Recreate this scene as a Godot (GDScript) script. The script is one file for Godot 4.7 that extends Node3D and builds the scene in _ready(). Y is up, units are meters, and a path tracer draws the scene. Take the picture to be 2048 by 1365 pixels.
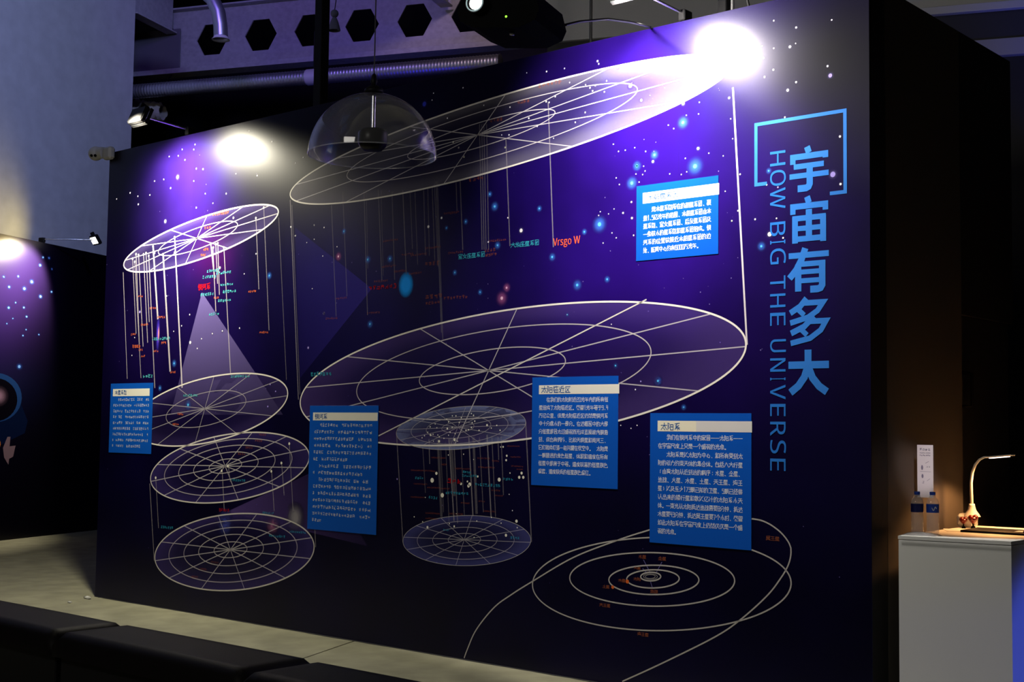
extends Node3D
# A dark science-museum hall: a partition wall papered with a printed star-map mural, arm spotlights, a hanging sound dome,
# a projector, a castellated steel beam with a spiral duct behind, padded benches, and a white pedestal with a small desk lamp.

const ZW := -6.757            # plane of the papered wall
const WALL_H := 4.156
const WALL_L := -10.957
const WALL_R := -3.259
const YAW := 0.38921          # the building's axes are turned by 22.3 degrees against the papered wall

var M := {}
var taken := {}

func _ready():
	setup_camera()
	setup_light()
	make_materials()
	shell()
	mural()
	info_panels()
	title()
	left_wall_print()
	lamps()
	dome()
	projector()
	overhead()
	benches()
	pedestal()
	small_things()

# ---------------------------------------------------------------- camera, air, light
func setup_camera():
	var c := Camera3D.new()
	c.name = "camera"
	add_child(c)
	c.fov = 29.108
	c.near = 0.1
	c.far = 80.0
	c.position = Vector3(0, 1.6, 0)
	c.basis = Basis(Vector3.UP, deg_to_rad(41.047)) * Basis(Vector3.RIGHT, deg_to_rad(3.8177)) * Basis(Vector3.BACK, deg_to_rad(0.7432))
	c.current = true

func setup_light():
	var w := WorldEnvironment.new()
	w.name = "environment"
	var e := Environment.new()
	e.background_mode = Environment.BG_COLOR
	e.background_color = Color(0.0, 0.0, 0.0)
	e.tonemap_mode = Environment.TONE_MAPPER_LINEAR
	e.tonemap_exposure = 1.0
	e.sdfgi_enabled = true
	e.ssao_enabled = true
	e.ssil_enabled = true
	w.environment = e
	add_child(w)
	# arm spotlights (their fittings are built in lamps()): a core beam and the wider spill of each head
	spot("arm_light_right", LAMP_A, LAMP_A + Vector3(0.0, -0.64, -0.77), 11.0, 50.0, 0.45, 0.07, Color(1.0, 0.96, 0.9))
	spot("arm_spill_right", LAMP_A, LAMP_A + Vector3(0.06, -0.36, -0.93), 15.0, 69.0, 0.12, 0.07, Color(1.0, 0.97, 0.93))
	spot("arm_light_left", LAMP_B, LAMP_B + Vector3(0.0, -0.64, -0.77), 7.5, 50.0, 0.5, 0.07, Color(1.0, 0.96, 0.82))
	spot("arm_spill_left", LAMP_B, LAMP_B + Vector3(0.0, -0.9, -0.45), 13.0, 74.0, 0.6, 0.07, Color(1.0, 0.97, 0.87))
	spot("arm_light_far", bld(-11.7, 4.12, 15.3), bld(-12.26, 3.4, 14.9), 10.0, 46.0, 0.4, 0.07, Color(1.0, 0.95, 0.83))
	spot("arm_spill_far", bld(-11.7, 4.12, 15.3), bld(-12.4, 4.35, 14.4), 1.0, 62.0, 1.0, 0.07, Color(1.0, 0.9, 0.55))
	# unseen hall lights for beam, duct, ledge, walls and pedestal, fittings out of view (built in lamps())
	spot("unseen_violet_wash", VIOLET, bld(-10.2, 8.0, 19.0), 14.0, 30.0, 1.0, 0.3, Color(0.58, 0.47, 1.0))  # unseen lamp, placed to light the steel beam violet
	spot("unseen_dusk_wash", DUSK, bld(-7.0, 8.0, 19.0), 10.0, 20.0, 1.0, 0.3, Color(1.0, 0.85, 0.95))  # unseen lamp, placed to light the beam's right end
	spot("unseen_blue_wash", bld(-7.6, 4.9, 16.4), bld(-8.3, 6.9, 17.9), 1.2, 40.0, 1.0, 0.1, Color(0.08, 0.05, 1.0))  # unseen lamp for the blue highlight along the duct
	spot("unseen_pale_wash", PALE, bld(-12.4, 6.9, 12.5), 85.0, 32.0, 1.0, 0.4, Color(0.66, 0.72, 1.0))  # unseen lamp, placed to light the tall grey wall
	spot("unseen_ledge_wash", bld(1.6, 4.0, 12.4), bld(1.4, 5.95, 14.0), 2.2, 40.0, 1.0, 0.1, Color(0.3, 0.35, 1.0))  # unseen lamp, placed to turn the high trim strip blue
	area("unseen_hall_glow", Vector3(-5.0, 5.2, 1.5), Vector3(-5.0, 1.0, -6.7), Vector2(2.4, 1.2), 8.0, Color(1.0, 0.98, 0.94))  # unseen panel, placed for an even front light on mural and pedestal
	spot("unseen_blue_side_light", BLUE_SIDE, Vector3(-2.54, 0.22, -7.3), 7.0, 11.0, 0.5, 0.1, Color(0.25, 0.36, 1.0))  # unseen lamp for the blue right side of the pedestal
	spot("unseen_notice_light", ACCENT, Vector3(-3.135, 1.43, -7.18), 13.0, 2.2, 0.6, 0.05, Color(1.0, 0.92, 0.95))  # unseen lamp, placed to brighten the notice alone


func spot(called: String, at: Vector3, to: Vector3, energy: float, angle: float, blend: float, size: float, color: Color):
	var l := SpotLight3D.new()
	l.name = called
	add_child(l, true)
	l.position = at
	l.look_at_from_position(at, to, Vector3(0.01, 0, 1).normalized() if absf((to - at).normalized().y) > 0.98 else Vector3.UP)
	l.light_energy = energy
	l.light_color = color
	l.spot_angle = angle
	l.spot_angle_attenuation = blend
	l.spot_range = 40.0
	l.spot_attenuation = 2.0
	l.light_size = size
	l.shadow_enabled = true

func omni(called: String, at: Vector3, energy: float, size: float, color: Color):
	var l := OmniLight3D.new()
	l.name = called
	add_child(l, true)
	l.position = at
	l.light_energy = energy
	l.light_color = color
	l.omni_range = 40.0
	l.omni_attenuation = 2.0
	l.light_size = size
	l.shadow_enabled = true

func area(called: String, at: Vector3, to: Vector3, size: Vector2, energy: float, color: Color):
	var l := AreaLight3D.new()
	l.name = called
	add_child(l, true)
	l.look_at_from_position(at, to, Vector3.UP)
	l.area_size = size
	l.light_energy = energy
	l.light_color = color
	l.area_range = 40.0
	l.shadow_enabled = true

# ---------------------------------------------------------------- materials
func mat(c: Color, rough := 0.6, metal := 0.0, linear := true) -> StandardMaterial3D:
	var m := StandardMaterial3D.new()
	m.albedo_color = c.linear_to_srgb() if linear else c
	m.roughness = rough
	m.metallic = metal
	return m

const FILM_SPEC := 0.33
const FILM := 0.31            # gloss of the printed wall film

func ink(c: Color, alpha := 1.0) -> StandardMaterial3D:     # sRGB print colour
	var m := mat(c, FILM, 0.0, false)
	m.metallic_specular = FILM_SPEC
	if alpha < 1.0:
		m.transparency = BaseMaterial3D.TRANSPARENCY_ALPHA
		m.albedo_color.a = alpha
	return m

func wash(c := Color.WHITE) -> StandardMaterial3D:           # print whose strength is in the vertex colours
	var m := mat(c, FILM, 0.0, false)
	m.metallic_specular = FILM_SPEC
	m.transparency = BaseMaterial3D.TRANSPARENCY_ALPHA
	m.vertex_color_use_as_albedo = true
	return m

func noise_tex(freq: float, lo: Color, hi: Color, size := 256) -> NoiseTexture2D:
	var n := FastNoiseLite.new()
	n.seed = 7
	n.frequency = freq
	n.fractal_octaves = 4
	var t := NoiseTexture2D.new()
	t.width = size
	t.height = size
	t.seamless = true
	t.noise = n
	var g := Gradient.new()
	g.set_color(0, lo)
	g.set_color(1, hi)
	t.color_ramp = g
	return t

func grain(m: StandardMaterial3D, freq: float, lo: float, scale: float):
	m.albedo_texture = noise_tex(freq, Color(lo, lo, lo), Color.WHITE)
	m.uv1_triplanar = true
	m.uv1_world_triplanar = true
	m.uv1_scale = Vector3.ONE * scale

func glow_mat(c: Color, e: float) -> StandardMaterial3D:
	var m := mat(c, 0.4)
	m.emission_enabled = true
	m.emission = c.linear_to_srgb()
	m.emission_energy_multiplier = e
	return m

func make_materials():
	M.floor = mat(Color(0.33, 0.32, 0.22), 0.55)
	grain(M.floor, 0.02, 0.82, 0.5)
	M.joint = mat(Color(0.09, 0.09, 0.075), 0.8)
	M.black_wall = mat(Color(0.006, 0.006, 0.009), 0.75)
	M.side_wall = mat(Color(0.085, 0.075, 0.065), 0.85)
	M.door = mat(Color(0.012, 0.012, 0.014), 0.7)
	M.grey_wall = mat(Color(0.55, 0.55, 0.56), 0.85)
	grain(M.grey_wall, 0.03, 0.9, 0.4)
	M.pale_wall = mat(Color(0.5, 0.5, 0.5), 0.85)
	M.dark_band = mat(Color(0.03, 0.03, 0.035), 0.8)
	M.steel = mat(Color(0.45, 0.44, 0.46), 0.6)
	grain(M.steel, 0.05, 0.85, 0.7)
	M.galv = mat(Color(0.45, 0.46, 0.5), 0.38, 0.9)
	M.band = mat(Color(0.6, 0.58, 0.58), 0.5, 0.2)
	M.black = mat(Color(0.008, 0.008, 0.009), 0.45)
	M.gloss_black = mat(Color(0.004, 0.004, 0.005), 0.3)
	M.gloss_black.metallic_specular = 0.25
	M.matte_black = mat(Color(0.004, 0.004, 0.0045), 0.75)
	M.matte_black.metallic_specular = 0.12
	M.black.metallic_specular = 0.2
	M.chrome = mat(Color(0.6, 0.6, 0.62), 0.25, 0.9)
	M.cable = mat(Color(0.01, 0.01, 0.012), 0.5)
	M.leather = mat(Color(0.006, 0.005, 0.005), 0.5)
	M.leather.metallic_specular = 0.15
	M.leather.heightmap_enabled = true
	M.leather.heightmap_scale = 0.05
	M.leather.heightmap_texture = noise_tex(0.12, Color.BLACK, Color.WHITE)
	M.leather.uv1_triplanar = true
	M.leather.uv1_scale = Vector3.ONE * 4.0
	M.white = mat(Color(0.72, 0.72, 0.7), 0.45)
	M.plinth = mat(Color(0.86, 0.87, 0.84), 0.6)
	M.paper = mat(Color(0.8, 0.78, 0.77), 0.7)
	M.paper.backlight_enabled = true
	M.paper.backlight = Color(0.3, 0.28, 0.26)
	M.grey_ink = mat(Color(0.2, 0.19, 0.26), 0.7)
	M.red = mat(Color(0.14, 0.006, 0.005), 0.3)
	M.blue = mat(Color(0.015, 0.06, 0.42), 0.35)
	M.navy = mat(Color(0.008, 0.012, 0.1), 0.35)
	M.clear = glass(0.02, 0.05)
	M.water = glass(0.24, 0.04)
	M.wrap = glass(0.22, 0.24)
	M.ivory = mat(Color(0.5, 0.49, 0.44), 0.55)
	M.foil = mat(Color(0.5, 0.46, 0.42), 0.6)

func glass(alpha: float, rough: float) -> StandardMaterial3D:
	var m := mat(Color(0.9, 0.92, 0.95), rough)
	m.transparency = BaseMaterial3D.TRANSPARENCY_ALPHA
	m.albedo_color.a = alpha
	return m

# ---------------------------------------------------------------- scene helpers
func numbered(n: String) -> String:
	if not taken.has(n):
		taken[n] = 0
		return n
	taken[n] += 1
	return "%s_%03d" % [n, taken[n]]

func thing(called: String, label: String, category: String, at := Vector3.ZERO, turn := 0.0, group := "") -> Node3D:
	var o := Node3D.new()
	o.name = numbered(called)
	add_child(o)
	o.position = at
	o.rotation.y = turn
	tag(o, label, category, group)
	return o

func tag(o: Node, label: String, category: String, group := ""):
	if label: o.set_meta("label", label)
	if category: o.set_meta("category", category)
	if group: o.set_meta("group", group)

func obj(called: String, mesh, m: Material, parent: Node = self, at := Vector3.ZERO) -> MeshInstance3D:
	var o := MeshInstance3D.new()
	o.name = numbered(called) if parent == self else called
	o.mesh = mesh.commit() if mesh is SurfaceTool else mesh
	o.material_override = m
	parent.add_child(o, true)
	o.position = at
	return o

func struct(called: String, mesh, m: Material, at := Vector3.ZERO, turn := 0.0) -> MeshInstance3D:
	var o := obj(called, mesh, m, self, at)
	o.rotation.y = turn
	o.set_meta("kind", "structure")
	return o

func group_part(called: String, parent: Node, label := "") -> Node3D:
	var o := Node3D.new()
	o.name = called
	parent.add_child(o, true)
	if label: o.set_meta("label", label)
	return o

func bld(a: float, y: float, b: float) -> Vector3:            # a point in the building's axes
	return Vector3(a * cos(YAW) - b * sin(YAW), y, -a * sin(YAW) - b * cos(YAW))

# ---------------------------------------------------------------- shapes
func start() -> SurfaceTool:
	var st := SurfaceTool.new()
	st.begin(Mesh.PRIMITIVE_TRIANGLES)
	return st

func tri(st: SurfaceTool, a: Vector3, b: Vector3, c: Vector3, n: Vector3):
	var f := (c - a).cross(b - a)
	var pts := [a, b, c] if f.dot(n) > 0 else [a, c, b]
	for p in pts:
		st.set_normal(n)
		st.add_vertex(p)

func quad(st: SurfaceTool, a: Vector3, b: Vector3, c: Vector3, d: Vector3, n := Vector3.ZERO):
	if n == Vector3.ZERO:
		n = (c - a).cross(b - a).normalized()
	tri(st, a, b, c, n)
	tri(st, a, c, d, n)

func bevel_box(size: Vector3, r := 0.004, st: SurfaceTool = null, at := Vector3.ZERO, bs := Basis()) -> SurfaceTool:
	if st == null: st = start()
	var h := size / 2
	r = minf(r, minf(h.x, minf(h.y, h.z)) * 0.95)
	var v := func(sx, sy, sz, k) -> Vector3:
		var p := Vector3(sx * (h.x - (0.0 if k == 0 else r)), sy * (h.y - (0.0 if k == 1 else r)), sz * (h.z - (0.0 if k == 2 else r)))
		return at + bs * p
	for s in [-1, 1]:
		quad(st, v.call(s, -1, -1, 0), v.call(s, 1, -1, 0), v.call(s, 1, 1, 0), v.call(s, -1, 1, 0), bs * Vector3(s, 0, 0))
		quad(st, v.call(-1, s, -1, 1), v.call(1, s, -1, 1), v.call(1, s, 1, 1), v.call(-1, s, 1, 1), bs * Vector3(0, s, 0))
		quad(st, v.call(-1, -1, s, 2), v.call(1, -1, s, 2), v.call(1, 1, s, 2), v.call(-1, 1, s, 2), bs * Vector3(0, 0, s))
		for t in [-1, 1]:
			quad(st, v.call(s, t, -1, 0), v.call(s, t, 1, 0), v.call(s, t, 1, 1), v.call(s, t, -1, 1), bs * Vector3(s, t, 0).normalized())
			quad(st, v.call(s, -1, t, 0), v.call(s, 1, t, 0), v.call(s, 1, t, 2), v.call(s, -1, t, 2), bs * Vector3(s, 0, t).normalized())
			quad(st, v.call(-1, s, t, 1), v.call(1, s, t, 1), v.call(1, s, t, 2), v.call(-1, s, t, 2), bs * Vector3(0, s, t).normalized())
			for u in [-1, 1]:
				tri(st, v.call(s, t, u, 0), v.call(s, t, u, 1), v.call(s, t, u, 2), bs * Vector3(s, t, u).normalized())
	return st

func slab(x0: float, x1: float, y0: float, y1: float, z0: float, z1: float, r := 0.004) -> SurfaceTool:
	return bevel_box(Vector3(x1 - x0, y1 - y0, z1 - z0), r, null, Vector3(x0 + x1, y0 + y1, z0 + z1) / 2)

func tube(path: Array, radius, sides := 12, st: SurfaceTool = null, caps := true) -> SurfaceTool:
	if st == null: st = start()
	var rings := []
	var side := Vector3.ZERO
	for i in path.size():
		var p: Vector3 = path[i]
		var d: Vector3 = ((path[mini(i + 1, path.size() - 1)] as Vector3) - (path[maxi(i - 1, 0)] as Vector3)).normalized()
		if i == 0:
			side = d.cross(Vector3.UP if absf(d.y) < 0.9 else Vector3.RIGHT).normalized()
		else:
			side = (side - d * side.dot(d)).normalized()
		var up := d.cross(side)
		var r: float = radius[i] if radius is Array else radius
		var ring := []
		for k in sides:
			var n: Vector3 = side * cos(TAU * k / sides) + up * sin(TAU * k / sides)
			ring.append([p + n * r, n])
		rings.append(ring)
	for i in path.size() - 1:
		for k in sides:
			var q := [rings[i][k], rings[i][(k + 1) % sides], rings[i + 1][(k + 1) % sides], rings[i + 1][k]]
			smooth_quad(st, q)
	if caps:
		for e in [0, path.size() - 1]:
			var d: Vector3 = ((path[0] as Vector3) - (path[1] as Vector3)).normalized() if e == 0 else ((path[e] as Vector3) - (path[e - 1] as Vector3)).normalized()
			for k in sides:
				tri(st, path[e], rings[e][k][0], rings[e][(k + 1) % sides][0], d)
	return st

func smooth_quad(st: SurfaceTool, q: Array):
	var f: Vector3 = ((q[2][0] as Vector3) - q[0][0]).cross((q[1][0] as Vector3) - q[0][0])
	var n: Vector3 = (q[0][1] as Vector3) + q[1][1] + q[2][1] + q[3][1]
	var order := [0, 1, 2, 0, 2, 3] if f.dot(n) > 0 else [0, 2, 1, 0, 3, 2]
	for k in order:
		st.set_normal(q[k][1])
		st.add_vertex(q[k][0])

func lathe(profile: Array, segs := 32, st: SurfaceTool = null, at := Vector3.ZERO, bs := Basis()) -> SurfaceTool:   # profile of Vector2(radius, height), outside on the right of the way up
	if st == null: st = start()
	var ns := []
	for i in profile.size():
		var d: Vector2 = (profile[mini(i + 1, profile.size() - 1)] as Vector2) - (profile[maxi(i - 1, 0)] as Vector2)
		ns.append(Vector2(d.y, -d.x).normalized())
	for i in profile.size() - 1:
		for k in segs:
			var q := []
			for e in [[i, k], [i, k + 1], [i + 1, k + 1], [i + 1, k]]:
				var a: float = TAU * e[1] / segs
				var p: Vector2 = profile[e[0]]
				var n: Vector2 = ns[e[0]]
				q.append([at + bs * Vector3(p.x * cos(a), p.y, p.x * sin(a)), bs * Vector3(n.x * cos(a), n.y, n.x * sin(a))])
			smooth_quad(st, q)
	return st

func ball(r: float, at := Vector3.ZERO, st: SurfaceTool = null, squash := Vector3.ONE) -> SurfaceTool:
	var prof := []
	for i in 17:
		var t := -PI / 2 + PI * i / 16
		prof.append(Vector2(maxf(cos(t) * r, 0.0001), sin(t) * r))
	return lathe(prof, 24, st, at, Basis.from_scale(squash))

func prism(poly: PackedVector2Array, z0: float, z1: float, st: SurfaceTool = null) -> SurfaceTool:
	if st == null: st = start()
	var idx := Geometry2D.triangulate_polygon(poly)
	for i in range(0, idx.size(), 3):
		for z in [z0, z1]:
			tri(st, Vector3(poly[idx[i]].x, poly[idx[i]].y, z), Vector3(poly[idx[i + 1]].x, poly[idx[i + 1]].y, z), Vector3(poly[idx[i + 2]].x, poly[idx[i + 2]].y, z), Vector3(0, 0, 1 if z == maxf(z0, z1) else -1))
	var cw := Geometry2D.is_polygon_clockwise(poly)
	for i in poly.size():
		var p := poly[i]
		var q := poly[(i + 1) % poly.size()]
		var n := Vector3((q - p).y, -(q - p).x, 0).normalized() * (-1.0 if cw else 1.0)
		quad(st, Vector3(p.x, p.y, z0), Vector3(q.x, q.y, z0), Vector3(q.x, q.y, z1), Vector3(p.x, p.y, z1), n)
	return st

# flat print: everything in the plane z of its parent, facing +z
func flat_tri(st: SurfaceTool, a: Vector2, b: Vector2, c: Vector2, z: float):
	tri(st, Vector3(a.x, a.y, z), Vector3(b.x, b.y, z), Vector3(c.x, c.y, z), Vector3.BACK)

func flat_quad(st: SurfaceTool, a: Vector2, b: Vector2, c: Vector2, d: Vector2, z: float):
	flat_tri(st, a, b, c, z)
	flat_tri(st, a, c, d, z)

func flat_rect(st: SurfaceTool, r: Rect2, z: float):
	flat_quad(st, r.position, r.position + Vector2(r.size.x, 0), r.end, r.position + Vector2(0, r.size.y), z)

func line(st: SurfaceTool, a: Vector2, b: Vector2, w: float, z: float):
	var n := (b - a).orthogonal().normalized() * w / 2
	flat_quad(st, a + n, b + n, b - n, a - n, z)

func ribbon(st: SurfaceTool, pts: PackedVector2Array, w: float, z: float, closed := false):
	var n := pts.size()
	var l := PackedVector2Array()
	var r := PackedVector2Array()
	for i in n:
		var p := pts[(i - 1 + n) % n] if closed or i > 0 else pts[i]
		var q := pts[(i + 1) % n] if closed or i < n - 1 else pts[i]
		var m := ((pts[i] - p).normalized() + (q - pts[i]).normalized()).orthogonal().normalized()
		var e := (pts[(i + 1) % n] - pts[i]).orthogonal().normalized() if closed or i < n - 1 else m
		var k := w / 2 / maxf(0.35, absf(m.dot(e)))
		l.append(pts[i] + m * k)
		r.append(pts[i] - m * k)
	for i in (n if closed else n - 1):
		var j := (i + 1) % n
		flat_quad(st, l[i], l[j], r[j], r[i], z)

func flat_disc(st: SurfaceTool, c: Vector2, rx: float, ry: float, z: float, segs := 14):
	for k in segs:
		flat_tri(st, c, c + Vector2(rx * cos(TAU * k / segs), ry * sin(TAU * k / segs)), c + Vector2(rx * cos(TAU * (k + 1) / segs), ry * sin(TAU * (k + 1) / segs)), z)

func flat_poly(st: SurfaceTool, poly: PackedVector2Array, z: float):
	var idx := Geometry2D.triangulate_polygon(poly)
	for i in range(0, idx.size(), 3):
		flat_tri(st, poly[idx[i]], poly[idx[i + 1]], poly[idx[i + 2]], z)

func tinted_quad(st: SurfaceTool, q: Array):                 # four [place, colour], facing +z
	var f: Vector3 = ((q[2][0] as Vector3) - q[0][0]).cross((q[1][0] as Vector3) - q[0][0]) + ((q[3][0] as Vector3) - q[0][0]).cross((q[2][0] as Vector3) - q[0][0])
	for o in ([0, 1, 2, 0, 2, 3] if f.z > 0 else [0, 2, 1, 0, 3, 2]):
		st.set_normal(Vector3.BACK)
		st.set_color(q[o][1])
		st.add_vertex(q[o][0])

func soft_disc(st: SurfaceTool, c: Vector2, rx: float, ry: float, col: Color, z: float, core := 0.0):    # strength falls to nothing at the rim
	var steps := [0.0, 0.25, 0.5, 0.75, 1.0]
	for i in 4:
		for k in 20:
			var q := []
			for e in [[i, k], [i, k + 1], [i + 1, k + 1], [i + 1, k]]:
				var t: float = steps[e[0]]
				var f: float = 1.0 if t <= core else pow(0.5 + 0.5 * cos(PI * (t - core) / (1.0 - core)), 1.3)
				q.append([Vector3(c.x + rx * t * cos(TAU * e[1] / 20), c.y + ry * t * sin(TAU * e[1] / 20), z), Color(col.r, col.g, col.b, col.a * f)])
			tinted_quad(st, q)

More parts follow.
